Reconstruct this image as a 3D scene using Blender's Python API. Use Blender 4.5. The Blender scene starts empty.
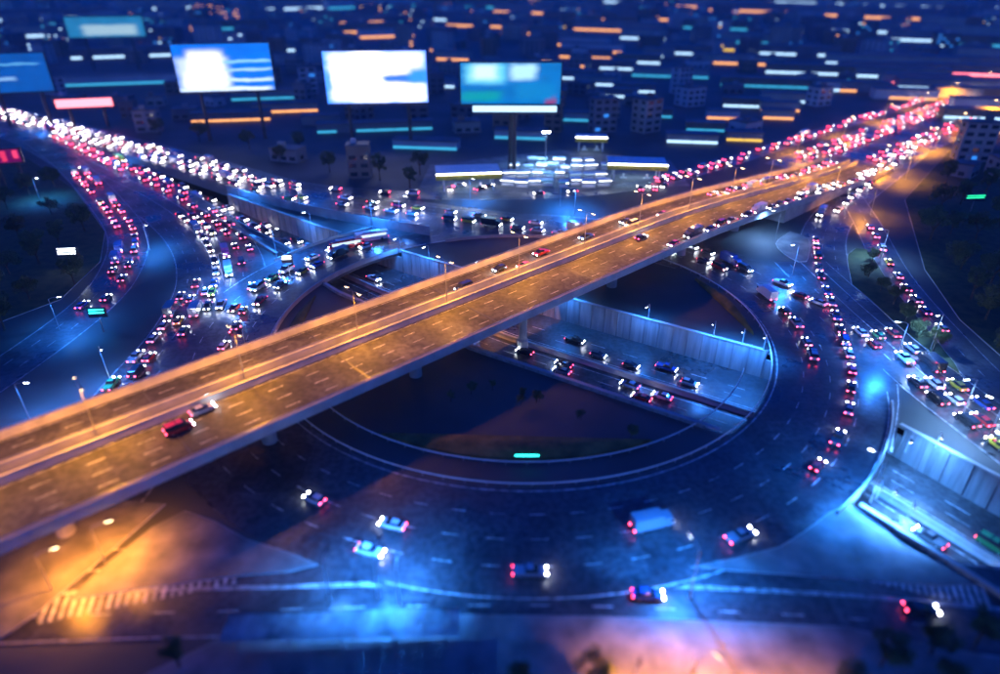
import bpy, bmesh, math, random
from math import sin, cos, pi, radians, hypot, atan2
from mathutils import Vector, Matrix

random.seed(7)
sc = bpy.context.scene
COL = sc.collection

# ------------------------------------------------------------------ camera
H = 80.0            # metres above the street: the photograph was taken from a tower
FPX = 650.0
PITCH = radians(29.5)
cd = bpy.data.cameras.new("camera")
cam = bpy.data.objects.new("camera", cd)
COL.objects.link(cam)
cam.location = (0, 0, H)
cam.rotation_euler = (radians(90) - PITCH, 0, 0)
cd.sensor_width = 36.0
cd.lens = FPX / 1000 * 36.0
cd.clip_end = 20000
cd.dof.use_dof = True
cd.dof.focus_distance = 178
cd.dof.aperture_fstop = 0.0234 / 1.7
sc.camera = cam
sc.render.resolution_x, sc.render.resolution_y = 1024, 690

# ------------------------------------------------------------------ sky, exposure
w = bpy.data.worlds.new("World"); sc.world = w; w.use_nodes = True
nt = w.node_tree; nt.nodes.clear()
sky = nt.nodes.new("ShaderNodeTexSky"); sky.sky_type = 'NISHITA'; sky.sun_disc = False
sky.sun_elevation = radians(1.6); sky.sun_rotation = radians(200); sky.ozone_density = 10; sky.air_density = 1.0
sky.altitude = 0
bg = nt.nodes.new("ShaderNodeBackground"); bg.inputs[1].default_value = 0.10
wo = nt.nodes.new("ShaderNodeOutputWorld")
nt.links.new(sky.outputs[0], bg.inputs[0]); nt.links.new(bg.outputs[0], wo.inputs[0])
sc.view_settings.view_transform = 'Standard'
sc.view_settings.look = 'None'
sc.view_settings.exposure = 3.5     # a night exposure
KE = 0.0884                             # lamp strengths below are given for exposure 0
sc.view_settings.gamma = 1.0
try:
    sc.cycles.use_denoising = True
    sc.cycles.max_bounces = 5
    sc.cycles.sample_clamp_indirect = 4.0
    sc.cycles.use_light_tree = True
except Exception:
    pass

# ------------------------------------------------------------------ survey helper: picture point -> ground point at height z
CP, SP = cos(PITCH), sin(PITCH)
def at(px, py, z=0.0):
    x = (px - 500) / FPX; y = -(py - 337) / FPX
    t = (H - z) / (SP - y * CP)
    return Vector((x * t, (CP + y * SP) * t, z))

# flyover frame: s along it, n across it
D = Vector((.735, .678, 0)).normalized(); N = Vector((-.678, .735, 0)).normalized()
def fly(s, n, z=0): 
    p = D * s + N * n; p.z = z; return p
FYAW = atan2(D.y, D.x)
def flyz(s):
    if s < 165: return 8.5
    if s > 335: return 0.0
    t = (s - 165) / 170; t = t * t * (3 - 2 * t)
    return 8.5 * (1 - t)
# underpass frame
U = Vector((.846, -.533, 0)).normalized(); V = Vector((.533, .846, 0)).normalized()
def und(u, v, z=0):
    p = U * u + V * v; p.z = z; return p
UYAW = atan2(U.y, U.x)

# ------------------------------------------------------------------ materials
def new_mat(name):
    m = bpy.data.materials.new(name); m.use_nodes = True
    n = m.node_tree.nodes; n.clear()
    b = n.new("ShaderNodeBsdfPrincipled"); o = n.new("ShaderNodeOutputMaterial")
    m.node_tree.links.new(b.outputs[0], o.inputs[0])
    return m, n, m.node_tree.links, b
def surf(name, c1, c2=None, rough=.6, rough2=None, scale=.3, metal=0, bump=0, bscale=4, coat=0, detail=6):
    m, n, l, b = new_mat(name)
    b.inputs["Metallic"].default_value = metal
    b.inputs["Coat Weight"].default_value = coat
    tc = n.new("ShaderNodeTexCoord")
    geo = n.new("ShaderNodeNewGeometry")
    nz = n.new("ShaderNodeTexNoise"); nz.inputs["Scale"].default_value = scale; nz.inputs["Detail"].default_value = detail
    l.new(geo.outputs["Position"], nz.inputs["Vector"])
    rp = n.new("ShaderNodeValToRGB"); rp.color_ramp.elements[0].position = .32; rp.color_ramp.elements[1].position = .68
    rp.color_ramp.elements[0].color = (*c1, 1); rp.color_ramp.elements[1].color = (*(c2 or c1), 1)
    l.new(nz.outputs[0], rp.inputs[0]); l.new(rp.outputs[0], b.inputs["Base Color"])
    if rough2 is None: b.inputs["Roughness"].default_value = rough
    else:
        n2 = n.new("ShaderNodeTexNoise"); n2.inputs["Scale"].default_value = scale * .6; n2.inputs["Detail"].default_value = 3
        l.new(geo.outputs["Position"], n2.inputs["Vector"])
        mr = n.new("ShaderNodeMapRange"); mr.inputs[1].default_value = .35; mr.inputs[2].default_value = .65
        mr.inputs[3].default_value = rough; mr.inputs[4].default_value = rough2
        l.new(n2.outputs[0], mr.inputs[0]); l.new(mr.outputs[0], b.inputs["Roughness"])
    if bump:
        n3 = n.new("ShaderNodeTexNoise"); n3.inputs["Scale"].default_value = bscale; n3.inputs["Detail"].default_value = 4
        l.new(geo.outputs["Position"], n3.inputs["Vector"])
        bp = n.new("ShaderNodeBump"); bp.inputs["Strength"].default_value = bump; bp.inputs["Distance"].default_value = .05
        l.new(n3.outputs[0], bp.inputs["Height"]); l.new(bp.outputs[0], b.inputs["Normal"])
    return m
def glow(name, col, strength, base=(.1, .1, .1)):
    m, n, l, b = new_mat(name)
    b.inputs["Base Color"].default_value = (*base, 1)
    b.inputs["Emission Color"].default_value = (*col, 1)
    b.inputs["Emission Strength"].default_value = strength * KE
    return m

M = {}
def asphalt(name, dark, light, r0, r1):
    m = surf(name, dark, light, r0, r1, .12, bump=.25, bscale=3); n = m.node_tree.nodes; l = m.node_tree.links
    b = next(x for x in n if x.type == 'BSDF_PRINCIPLED'); base = b.inputs["Base Color"].links[0].from_socket
    geo = next(x for x in n if x.type == 'NEW_GEOMETRY')
    v = n.new("ShaderNodeTexVoronoi"); v.inputs["Scale"].default_value = .07; v.feature = 'F1'; v.distance = 'CHEBYCHEV'; l.new(geo.outputs["Position"], v.inputs["Vector"])
    r = n.new("ShaderNodeValToRGB"); r.color_ramp.interpolation = 'CONSTANT'; e = r.color_ramp.elements; e[0].color = (.62, .62, .62, 1); e[1].position = .25; e[1].color = (1, 1, 1, 1); e.new(.8).color = (1.45, 1.42, 1.38, 1)
    sep = n.new("ShaderNodeSeparateColor"); l.new(v.outputs["Color"], sep.inputs[0]); l.new(sep.outputs[0], r.inputs[0])
    x = n.new("ShaderNodeMix"); x.data_type = 'RGBA'; x.blend_type = 'MULTIPLY'; x.inputs[0].default_value = .75; l.new(base, x.inputs[6]); l.new(r.outputs[0], x.inputs[7])
    f = n.new("ShaderNodeTexNoise"); f.inputs["Scale"].default_value = .9; f.inputs["Detail"].default_value = 8; l.new(geo.outputs["Position"], f.inputs["Vector"])
    r2 = n.new("ShaderNodeValToRGB"); r2.color_ramp.elements[0].position = .38; r2.color_ramp.elements[0].color = (.45, .45, .45, 1); r2.color_ramp.elements[1].position = .6; r2.color_ramp.elements[1].color = (1.2, 1.2, 1.2, 1); l.new(f.outputs[0], r2.inputs[0])
    y = n.new("ShaderNodeMix"); y.data_type = 'RGBA'; y.blend_type = 'MULTIPLY'; y.inputs[0].default_value = .8; l.new(x.outputs[2], y.inputs[6]); l.new(r2.outputs[0], y.inputs[7]); l.new(y.outputs[2], b.inputs["Base Color"])
    return m
M['asphalt'] = asphalt('asphalt', (.035, .036, .04), (.075, .075, .08), .22, .55)
M['deck_asphalt'] = asphalt('deck_asphalt', (.04, .039, .036), (.085, .08, .072), .6, .8)
M['parapet'] = surf('parapet_concrete', (.34, .33, .29), (.50, .48, .42), .65, .8, .3, bump=.15, bscale=2)
M['shelter_roof'] = surf('shelter_roof', (.14, .15, .15), (.42, .43, .43), .5, .8, .5)
M['ground'] = surf('ground', (.035, .04, .035), (.09, .09, .085), .7, None, .03)
M['pavement'] = surf('pavement', (.10, .10, .10), (.24, .23, .22), .55, .75, .22, bump=.3)
M['concrete'] = surf('concrete', (.26, .26, .25), (.40, .39, .37), .6, .8, .25, bump=.15, bscale=2)
M['wall_concrete'] = surf('wall_concrete', (.17, .17, .165), (.30, .295, .285), .6, .85, .45, bump=.3, bscale=1.2)
for nd in [x for x in M['wall_concrete'].node_tree.nodes if x.type == 'TEX_NOISE'][:1]:      # rain streaks: noise drawn out downwards
    mp = M['wall_concrete'].node_tree.nodes.new("ShaderNodeMapping"); mp.inputs["Scale"].default_value = (2.2, 2.2, .22)
    lk = nd.inputs["Vector"].links[0].from_socket; M['wall_concrete'].node_tree.links.new(lk, mp.inputs[0]); M['wall_concrete'].node_tree.links.new(mp.outputs[0], nd.inputs["Vector"])
M['concrete_dark'] = surf('concrete_dark', (.12, .12, .12), (.22, .21, .2), .6, .8, .25)
M['grass'] = surf('grass', (.020, .035, .010), (.07, .075, .022), .9, None, .35, bump=.6, bscale=2)
M['soil'] = surf('soil', (.06, .055, .012), (.24, .155, .04), .9, None, .3, bump=.5, bscale=1.5)
M['paint'] = surf('road_paint', (.16, .16, .155), (.62, .62, .60), .45, None, .9)
M['paint_yellow'] = surf('yellow_paint', (.6, .38, .05), (.75, .5, .08), .45, None, .8)
M['kerb'] = surf('kerb', (.35, .35, .34), (.5, .5, .48), .6, None, .5)
M['steel'] = surf('steel', (.35, .36, .37), (.5, .5, .5), .35, None, .8, metal=.8)
M['dark_steel'] = surf('dark_steel', (.06, .06, .065), (.1, .1, .1), .45, None, .8, metal=.5)
M['white_metal'] = surf('white_metal', (.62, .62, .62), (.8, .8, .8), .4, None, .6)
M['yellow_metal'] = surf('yellow_metal', (.62, .44, .04), (.75, .55, .06), .4, None, .6)
M['rubber'] = surf('rubber', (.015, .015, .015), (.03, .03, .03), .7)
M['car_glass'] = surf('car_glass', (.015, .018, .022), (.02, .022, .03), .06)
M['bark'] = surf('bark', (.05, .035, .02), (.12, .08, .05), .9, None, 2)
M['leaf'] = surf('leaf', (.03, .055, .015), (.10, .13, .04), .6, None, .5)
M['roof'] = surf('roof_felt', (.08, .08, .085), (.17, .17, .17), .7, None, .1)
WALLS = [surf('wall_render_%s' % k, a, b, .7, None, .08) for k, a, b in (
    ('grey', (.16, .16, .17), (.24, .24, .24)), ('cream', (.28, .26, .22), (.38, .35, .3)),
    ('brown', (.15, .11, .08), (.22, .17, .13)), ('white', (.38, .38, .38), (.5, .5, .5)), ('slate', (.09, .1, .12), (.14, .15, .17)))]
M['dark_glass'] = surf('dark_glass', (.02, .025, .03), (.03, .04, .05), .08)
M['lamp_cool'] = glow('lamp_cool', (.62, .80, 1.0), 90)
M['lamp_warm'] = glow('lamp_warm', (1.0, .62, .30), 60)
M['head'] = glow('headlamp', (.80, .86, 1.0), 200)
M['head_far'] = glow('headlamp_distant', (.90, .84, .92), 70)
M['tail'] = glow('taillamp', (1.0, .045, .12), 30)
M['lit_warm'] = glow('lit_warm', (1.0, .42, .12), 1.8)
M['lit_white'] = glow('lit_white', (.45, .72, 1.0), 2.0)
M['lit_teal'] = glow('lit_teal', (.05, .50, .85), 1.0)
M['lit_yellow'] = glow('lit_yellow', (1.0, .62, .05), 1.3)
M['lit_pink'] = glow('lit_pink', (1.0, .18, .22), 4.0)
M['lit_blue'] = glow('lit_blue', (.03, .25, .9), 1.2)
M['lit_cyan_strong'] = glow('lit_cyan_strong', (.02, .85, .80), 9.0)
M['lit_green'] = glow('lit_green', (.02, .8, .35), 3.0)
M['lit_white_strong'] = glow('lit_white_strong', (.80, .90, 1.0), 12.0)

# ------------------------------------------------------------------ mesh builder
class MB:
    def __init__(s): s.v = []; s.f = []; s.m = []
    def add(s, vs, fs, mi=0):
        o = len(s.v); s.v += [tuple(p) for p in vs]
        for f in fs: s.f.append([i + o for i in f]); s.m.append(mi)
        return s
    def box(s, c, d, rz=0, mi=0, taper=1.0):
        c = Vector(c); hx, hy, hz = d[0] / 2, d[1] / 2, d[2] / 2
        R = Matrix.Rotation(rz, 3, 'Z'); vs = []
        for z in (-hz, hz):
            k = taper if z > 0 else 1
            for x, y in ((-hx, -hy), (hx, -hy), (hx, hy), (-hx, hy)):
                vs.append(R @ Vector((x * k, y * k, z)) + c)
        return s.add(vs, [(3, 2, 1, 0), (4, 5, 6, 7), (0, 1, 5, 4), (1, 2, 6, 5), (2, 3, 7, 6), (3, 0, 4, 7)], mi)
    def tube(s, p0, p1, r0, r1=None, n=8, mi=0, caps=True):
        p0, p1 = Vector(p0), Vector(p1); r1 = r0 if r1 is None else r1
        d = (p1 - p0).normalized(); a = d.orthogonal().normalized(); b = d.cross(a)
        vs = [p0 + (a * cos(2 * pi * i / n) + b * sin(2 * pi * i / n)) * r0 for i in range(n)]
        vs += [p1 + (a * cos(2 * pi * i / n) + b * sin(2 * pi * i / n)) * r1 for i in range(n)]
        fs = [(i, (i + 1) % n, n + (i + 1) % n, n + i) for i in range(n)]
        if caps: fs += [tuple(range(n - 1, -1, -1)), tuple(range(n, 2 * n))]
        return s.add(vs, fs, mi)
    def path(s, pts, r, n=6, mi=0):
        for a, b in zip(pts, pts[1:]): s.tube(a, b, r, r, n, mi)
        return s
    def prism(s, poly, z0, z1, mi=0):
        n = len(poly)
        vs = [(p[0], p[1], z0) for p in poly] + [(p[0], p[1], z1) for p in poly]
        fs = [tuple(range(n - 1, -1, -1)), tuple(range(n, 2 * n))] + [(i, (i + 1) % n, n + (i + 1) % n, n + i) for i in range(n)]
        return s.add(vs, fs, mi)
    def sweep(s, pts, prof, mi=0, closed=False, caps=True):
        """prof: list of (offset to the left, height) swept along the 3-D line pts; closed profile"""
        k = len(prof); n = len(pts); vs = []
        for i, p in enumerate(pts):
            if closed: a, b = pts[i - 1], pts[(i + 1) % n]
            else: a, b = pts[max(i - 1, 0)], pts[min(i + 1, n - 1)]
            t = Vector((b[0] - a[0], b[1] - a[1], 0)).normalized(); L = Vector((-t.y, t.x, 0))
            for (o, h) in prof: vs.append(Vector(p) + L * o + Vector((0, 0, h)))
        fs = []
        for i in range(n if closed else n - 1):
            j = (i + 1) % n
            for q in range(k):
                r = (q + 1) % k
                fs.append((i * k + q, i * k + r, j * k + r, j * k + q))
        if caps and not closed:
            fs.append(tuple(range(k))); fs.append(tuple((n - 1) * k + q for q in range(k - 1, -1, -1)))
        return s.add(vs, fs, mi)
    def ribbon(s, pts, o0, o1, z=0, mi=0):
        n = len(pts); vs = []
        for i, p in enumerate(pts):
            a, b = pts[max(i - 1, 0)], pts[min(i + 1, n - 1)]
            t = Vector((b[0] - a[0], b[1] - a[1], 0)).normalized(); L = Vector((-t.y, t.x, 0))
            vs += [Vector(p) + L * o0 + Vector((0, 0, z)), Vector(p) + L * o1 + Vector((0, 0, z))]
        return s.add(vs, [(2 * i, 2 * i + 2, 2 * i + 3, 2 * i + 1) for i in range(n - 1)], mi)
    def mesh(s, name, mats):
        me = bpy.data.meshes.new(name); me.from_pydata(s.v, [], s.f)
        for m in (mats if isinstance(mats, (list, tuple)) else [mats]): me.materials.append(m)
        me.polygons.foreach_set('material_index', s.m)
        bm = bmesh.new(); bm.from_mesh(me); bmesh.ops.recalc_face_normals(bm, faces=bm.faces); bm.to_mesh(me); bm.free()
        me.update(); return me
    def build(s, name, mats, parent=None, loc=(0, 0, 0), rz=0):
        return put(name, s.mesh(name, mats), parent, loc, rz)
def put(name, me, parent=None, loc=(0, 0, 0), rz=0):
    o = bpy.data.objects.new(name, me); COL.objects.link(o)
    o.location = loc; o.rotation_euler = (0, 0, rz)
    if parent: o.parent = parent
    return o
def tag(o, label=None, cat=None, group=None, kind=None):
    if label: o['label'] = label
    if cat: o['category'] = cat
    if group: o['group'] = group
    if kind: o['kind'] = kind
    return o
def empty(name, loc=(0, 0, 0), rz=0, label=None, cat=None, group=None, kind=None):
    return tag(put(name, None, None, loc, rz), label, cat, group, kind)
def copy_tree(o, loc=None, rz=None, label=None, group=None, parent=None):
    c = o.copy(); COL.objects.link(c)
    if parent: c.parent = parent
    if loc is not None: c.location = loc
    if rz is not None: c.rotation_euler = (0, 0, rz)
    if label: c['label'] = label
    if group: c['group'] = group
    for ch in KIDS.get(o.name, []) : copy_tree(ch, parent=c)
    return c
KIDS = {}
def part(root, o):
    KIDS.setdefault(root.name, []).append(o); return o
def structure(o): o['kind'] = 'structure'; return o

def smooth(pts, step=4.0):
    """Catmull-Rom through pts, resampled"""
    pts = [Vector(p) for p in pts]
    P = [pts[0] * 2 - pts[1]] + pts + [pts[-1] * 2 - pts[-2]]
    out = []
    for i in range(1, len(P) - 2):
        a, b, c, d = P[i - 1:i + 3]; n = max(2, int((c - b).length / step))
        for k in range(n):
            t = k / n
            out.append(.5 * ((2 * b) + (c - a) * t + (2 * a - 5 * b + 4 * c - d) * t * t + (3 * b - a - 3 * c + d) * t ** 3))
    out.append(pts[-1]); return out
def px(*pts, z=0): return [at(x, y, z) for x, y in pts]
def along(pts, dist):
    """point and heading at distance dist along pts"""
    for a, b in zip(pts, pts[1:]):
        L = (b - a).length
        if dist <= L and L > 0: return a + (b - a) * (dist / L), atan2((b - a).y, (b - a).x)
        dist -= L
    return None, None
def length(pts): return sum((b - a).length for a, b in zip(pts, pts[1:]))

# ------------------------------------------------------------------ THE GROUND, with the underpass trench cut through it
NEAR = [(-460, 162), (-300, 151), (-215, 140), (-170, 128), (-127, 116), (-77, 110.5), (-14, 110), (8, 102), (30, 92), (130, 50), (300, -20)]
FAR = [(-460, 178), (-300, 167), (-215, 157), (-170, 151.5), (-127, 149), (-77, 147), (-14, 146.5), (8, 133), (30, 122), (130, 80), (300, 10)]
def trz(u):
    if u <= -340: return 0.0
    if u < -170: t = (u + 340) / 170; return -6.5 * t * t * (3 - 2 * t)
    return -6.5
def interp(tab, u):
    for (a, va), (b, vb) in zip(tab, tab[1:]):
        if u <= b: return va + (vb - va) * max(0, (u - a) / (b - a))
    return tab[-1][1]
us = sorted(set([u for u, _ in NEAR] + [u for u, _ in FAR] + list(range(-340, -160, 20))))
us = [-6000, -340 - .01] + [u for u in us if u >= -340]
g = MB()
for a, b in zip(us, us[1:]):
    if b <= -339.9:
        g.add([und(a, -6000), und(b, -6000), und(b, 9000), und(a, 9000)], [(0, 1, 2, 3)]); continue
    g.add([und(a, -6000), und(b, -6000), und(b, interp(NEAR, b)), und(a, interp(NEAR, a))], [(0, 1, 2, 3)])
    g.add([und(a, interp(FAR, a)), und(b, interp(FAR, b)), und(b, 9000), und(a, 9000)], [(0, 1, 2, 3)])
g.add([und(300, -6000), und(6000, -6000), und(6000, 9000), und(300, 9000)], [(0, 1, 2, 3)])
structure(g.build('ground', M['ground']))

tru = [u for u in us if u >= -340]
tb = MB(); tw_n = MB(); tw_f = MB()
nearb = [und(u, interp(NEAR, u) - .3, trz(u)) for u in tru]
farb = [und(u, interp(FAR, u) + .3, trz(u)) for u in tru]
k = len(tru)
tb.add(nearb + farb, [(i, i + 1, k + i + 1, k + i) for i in range(k - 1)])
structure(tb.build('underpass_road', M['asphalt']))
def under_ring(p): return 60.8 < hypot(p.x - 5, p.y - 149) < 87.2
def trench_wall(tab, side, name, lab):
    root = empty(name, und(-60, interp(tab, -60), 0), 0, lab, 'retaining wall')
    inv = root.location
    # wall panels between pilasters, each panel a piece
    u = -230.0; panel = None
    while u < 130:
        v0, v1 = interp(tab, u), interp(tab, u + 3.8)
        p0, p1 = und(u, v0), und(u + 3.8, v1); z0 = min(trz(u), trz(u + 4)) - .2
        mid = (p0 + p1) / 2; L = (p1 - p0).length; yaw = atan2((p1 - p0).y, (p1 - p0).x)
        zt = -1.45 if under_ring(p0) or under_ring(p1) or under_ring(mid) else .9
        m = MB().box((0, 0, (z0 + zt) / 2), (L - .06, .5, zt - z0))
        o = m.build('wall_panel', M['wall_concrete'], root, mid - inv, yaw)
        u += 3.8
    u = -230.0; q = MB(); c = MB()
    while u < 130:
        p = und(u, interp(tab, u)); yaw = UYAW
        z0 = trz(u) - .2
        if not under_ring(p): q.box(Vector((p.x, p.y, z0 / 2 + .5)) - inv, (.35, .8, -z0 + 1.05), yaw)
        u += 3.8
    pl = q.build('pilaster', M['concrete_dark'], root); pl['kind'] = 'stuff'
    run = []
    for u in range(-230, 133, 2):
        p = und(u, interp(tab, u), .9)
        if under_ring(p) or u > 130:
            if len(run) > 1: c.sweep(run, [(-.45, 0.003), (.45, 0.003), (.45, .22), (-.45, .22)])
            run = []
        else: run.append(p - inv)
    c.build('coping', M['concrete'], root)['kind'] = 'stuff'
trench_wall(FAR, 1, 'retaining_wall', 'tall concrete retaining wall of the underpass, far side below the lamps')
trench_wall(NEAR, -1, 'retaining_wall', 'concrete retaining wall along the near side of the underpass')
# median and markings in the underpass
def mid_v(u): return (interp(NEAR, u) + interp(FAR, u)) / 2
mpts = [und(u, mid_v(u) + 1, trz(u)) for u in range(-230, 200, 4)]
mb = MB().sweep(mpts, [(-.9, 0), (.9, 0), (.45, .5), (.35, 1.1), (-.35, 1.1), (-.45, .5)])
tag(mb.build('median_barrier', M['concrete']), 'pale concrete median barrier down the middle of the sunken road', 'barrier')
mk = MB()
for off in (-1.6, 3.6): mk.ribbon([und(u, mid_v(u) + off, trz(u) + .012) for u in range(-230, 200, 4)], -.12, .12)
for off in (-5.0, -8.6, 7.0, 10.4):
    for u in range(-230, 190, 9): mk.ribbon([und(uu, mid_v(uu) + off, trz(uu) + .012) for uu in (u, u + 4)], -.1, .1)
structure(mk.build('underpass_marking', M['paint']))

# ------------------------------------------------------------------ ROADS
ZL = [0.02]
def road(name, pts, width, mat='asphalt', edge=True, dashes=(), lane_trail_lines=(), step=5):
    z = ZL[0]; ZL[0] += .012
    P = smooth(pts, step)
    o = structure(MB().ribbon(P, -width / 2, width / 2, z).build(name, M[mat]))
    m = MB()
    if edge:
        m.ribbon(P, width / 2 - .55, width / 2 - .35, z + .005); m.ribbon(P, -width / 2 + .35, -width / 2 + .55, z + .005)
    for d in lane_trail_lines: m.ribbon(P, d - .13, d + .13, z + .005)  # unbroken lane lines, painted in to imitate the cars' light trails
    T = length(P)
    for d in dashes:
        q = 2.0
        while q < T - 4:
            a, _ = along(P, q); b, _ = along(P, q + 3.0)
            if a is not None and b is not None: m.ribbon([a, b], d - .09, d + .09, z + .005)
            q += 9
    if m.v: MBo = m.build('lane_marking', M['paint'], o); MBo['kind'] = 'stuff'
    return P

R1 = road('frontage_road', px((-160, 76), (-80, 92), (0, 112), (100, 138), (200, 165), (300, 193), (400, 209), (500, 222), (600, 236), (690, 258)), 22, dashes=(-7, -3.5, 3.5), lane_trail_lines=(0, 7))
R2 = road('slip_road', px((250, 176), (330, 190), (450, 196), (560, 194), (640, 185), (720, 165), (800, 139), (900, 107), (960, 88)), 10, dashes=(0,))
R4 = road('approach_road', px((-60, 108), (30, 135), (100, 170), (160, 200), (205, 235), (222, 275), (205, 325), (160, 385), (80, 490), (-40, 600)), 26, dashes=(-9.5, -6, 6), lane_trail_lines=(-2.5, 2.5))
R5 = road('branch_road', px((30, 135), (70, 165), (108, 205), (128, 238), (118, 275), (85, 312), (0, 374), (-120, 450)), 13, dashes=(-2, 2))
R6 = road('side_road', px((940, 128), (895, 165), (850, 200), (825, 232), (826, 270), (845, 320), (862, 380), (850, 440)), 15, dashes=(-3.5, 0, 3.5))
R7 = road('turning_road', px((850, 195), (868, 225), (895, 275), (945, 335), (1010, 400), (1120, 480)), 10, dashes=(0,))
R8 = road('exit_road', px((800, 262), (845, 305), (890, 345), (940, 388), (1000, 432), (1100, 505)), 17, dashes=(-4,), lane_trail_lines=(0, 4))
R9 = road('avenue', px((-250, 625), (-50, 600), (100, 592), (250, 588), (400, 584), (550, 583), (700, 588), (850, 596), (1000, 610), (1200, 640)), 17, dashes=(-4,), lane_trail_lines=(.2, -.2, 4))
R10 = road('boulevard', [fly(s, 118.5) for s in (300, 400, 500, 650, 900, 1300, 1800)], 46, dashes=(-19, -15, -11, -7, 7, 11, 15, 19), step=20)

RC = Vector((5, 149, 0)); RI, RO = 62.0, 86.0
zr = ZL[0]; ZL[0] += .012
ring = MB(); n = 160; vs = []
for i in range(n):
    a = 2 * pi * i / n
    for r, z in ((RI, zr), (RO, zr), (RO, -1.4), (RI, -1.4)): vs.append(RC + Vector((cos(a) * r, sin(a) * r, z)))
fs = []
for i in range(n):
    j = (i + 1) % n
    for q in range(4): fs.append((i * 4 + q, j * 4 + q, j * 4 + (q + 1) % 4, i * 4 + (q + 1) % 4))
ring.add(vs, fs)
ro = structure(ring.build('ring_road', M['asphalt']))
m = MB()
def arc(r, a0, a1, z, n=60): return [RC + Vector((cos(a0 + (a1 - a0) * i / n) * r, sin(a0 + (a1 - a0) * i / n) * r, z)) for i in range(n + 1)]
m.ribbon(arc(RI + .9, 0, 2 * pi, zr + .005, 160), -.15, .15)
for r in (RI + 6.5, RI + 12, RI + 17.5):
    for i in range(0, 64):
        a = 2 * pi * i / 64; m.ribbon(arc(r, a, a + .038, zr + .005, 2), -.1, .1)
for a0, a1 in ((radians(255), radians(292)), (radians(150), radians(168)), (radians(62), radians(84)), (radians(318), radians(338))):
    m.ribbon(arc(RO - .7, a0, a1, zr + .005), -.13, .13)
m.build('lane_marking', M['paint'], ro)['kind'] = 'stuff'

# ring kerb walls where the ring spans the trench and round its inside
def rail_thing(pts, lab, h=.95, double=True, gap=4.0, name='guard_rail', closed=False):
    root = empty(name, pts[0], 0, lab, 'guard rail'); o0 = Vector(pts[0])
    P = [Vector(p) - o0 for p in pts]
    r = MB().sweep([p + Vector((0, 0, h - .32)) for p in P], [(-.05, 0), (.05, .08), (-.02, .16), (.05, .24), (-.05, .32), (-.1, .32), (-.1, 0)])
    r.build('rail', M['white_metal'], root)
    q = MB(); T = length(P); d = 0
    while d < T:
        p, _ = along(P, d)
        if p is not None: q.box(p + Vector((0, 0, h / 2 - .1)), (.14, .14, h - .2))
        d += gap
    q.build('rail_post', M['steel'], root)['kind'] = 'stuff'
rail_thing(arc(RI - .4, radians(185), radians(346), 0, 90), 'outer of two pale guard rails curving round the near inside of the ring road', 1.0)
rail_thing(arc(RI - 6.2, radians(192), radians(335), 0, 90), 'inner of two pale guard rails curving below the ring road', 1.0)
rail_thing(arc(RI - .4, radians(-13.5), radians(66), 0, 60), 'guard rail curving round the far right inside of the ring road', 1.0)
pr = MB().sweep(arc(RI - .1, radians(128), radians(186), -.4, 60), [(-.2, 0), (.2, 0), (.2, 1.5), (-.2, 1.5)])
tag(pr.build('parapet', M['concrete']), 'curved concrete parapet round the left inside of the ring road', 'parapet')
pr = MB().sweep(arc(RI - .1, radians(67), radians(112), -.4, 60), [(-.2, 0), (.2, 0), (.2, 1.4), (-.2, 1.4)])
tag(pr.build('parapet', M['concrete']), 'concrete parapet round the far inside of the ring, behind the flyover', 'parapet')

for a0, a1, lab in ((-53, -25, 'concrete parapet on the outer edge of the ring above the right underpass mouth'), (126, 152, 'concrete parapet on the outer edge of the ring above the left underpass mouth')):
    pr = MB().sweep(arc(RO - .2, radians(a0), radians(a1), -.4, 24), [(-.2, 0), (.2, 0), (.2, 1.4), (-.2, 1.4)])
    tag(pr.build('parapet', M['concrete']), lab, 'parapet')
# planted ground inside the ring
def pad(name, poly, z, mat, kerb=True):
    m = MB(); n = len(poly)
    c = sum((Vector(p) for p in poly), Vector()) / n
    rings = []
    vs = []
    for t, h in ((1, 0), (.97, z * .8), (.8, z * 1.05), (.45, z * 1.5), (.0, z * 1.7)):
        for p in poly: q = c + (Vector(p) - c) * t; vs.append((q.x, q.y, h + .03 if t == 1 else h + .03))
    fs = []
    for r in range(4):
        for i in range(n): j = (i + 1) % n; fs.append((r * n + i, r * n + j, (r + 1) * n + j, (r + 1) * n + i))
    m.add(vs, fs); return m.build(name, M[mat])
def segpoly(r, test, n=140):
    return [p for p in arc(r, 0, 2 * pi, 0, n)[:-1] if test(p)]
inn_near = [p for p in arc(RI - 7, 0, 2 * pi, 0, 160)[:-1] if p.dot(V) < interp(NEAR, p.dot(U)) - 9 and p.dot(N) < 93]
structure(pad('grass_mound', inn_near, .9, 'soil'))
inn_far = [p for p in arc(RI - 3, 0, 2 * pi, 0, 160)[:-1] if p.dot(V) > interp(FAR, p.dot(U)) + 7 and p.dot(N) < 92]
structure(pad('grass_mound', inn_far, 1.0, 'soil'))
inn_left = [p for p in arc(RI - 3, 0, 2 * pi, 0, 160)[:-1] if p.dot(V) < interp(NEAR, p.dot(U)) - 4 and p.dot(N) > 128]
structure(pad('grass_mound', inn_left, .5, 'grass'))

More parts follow.
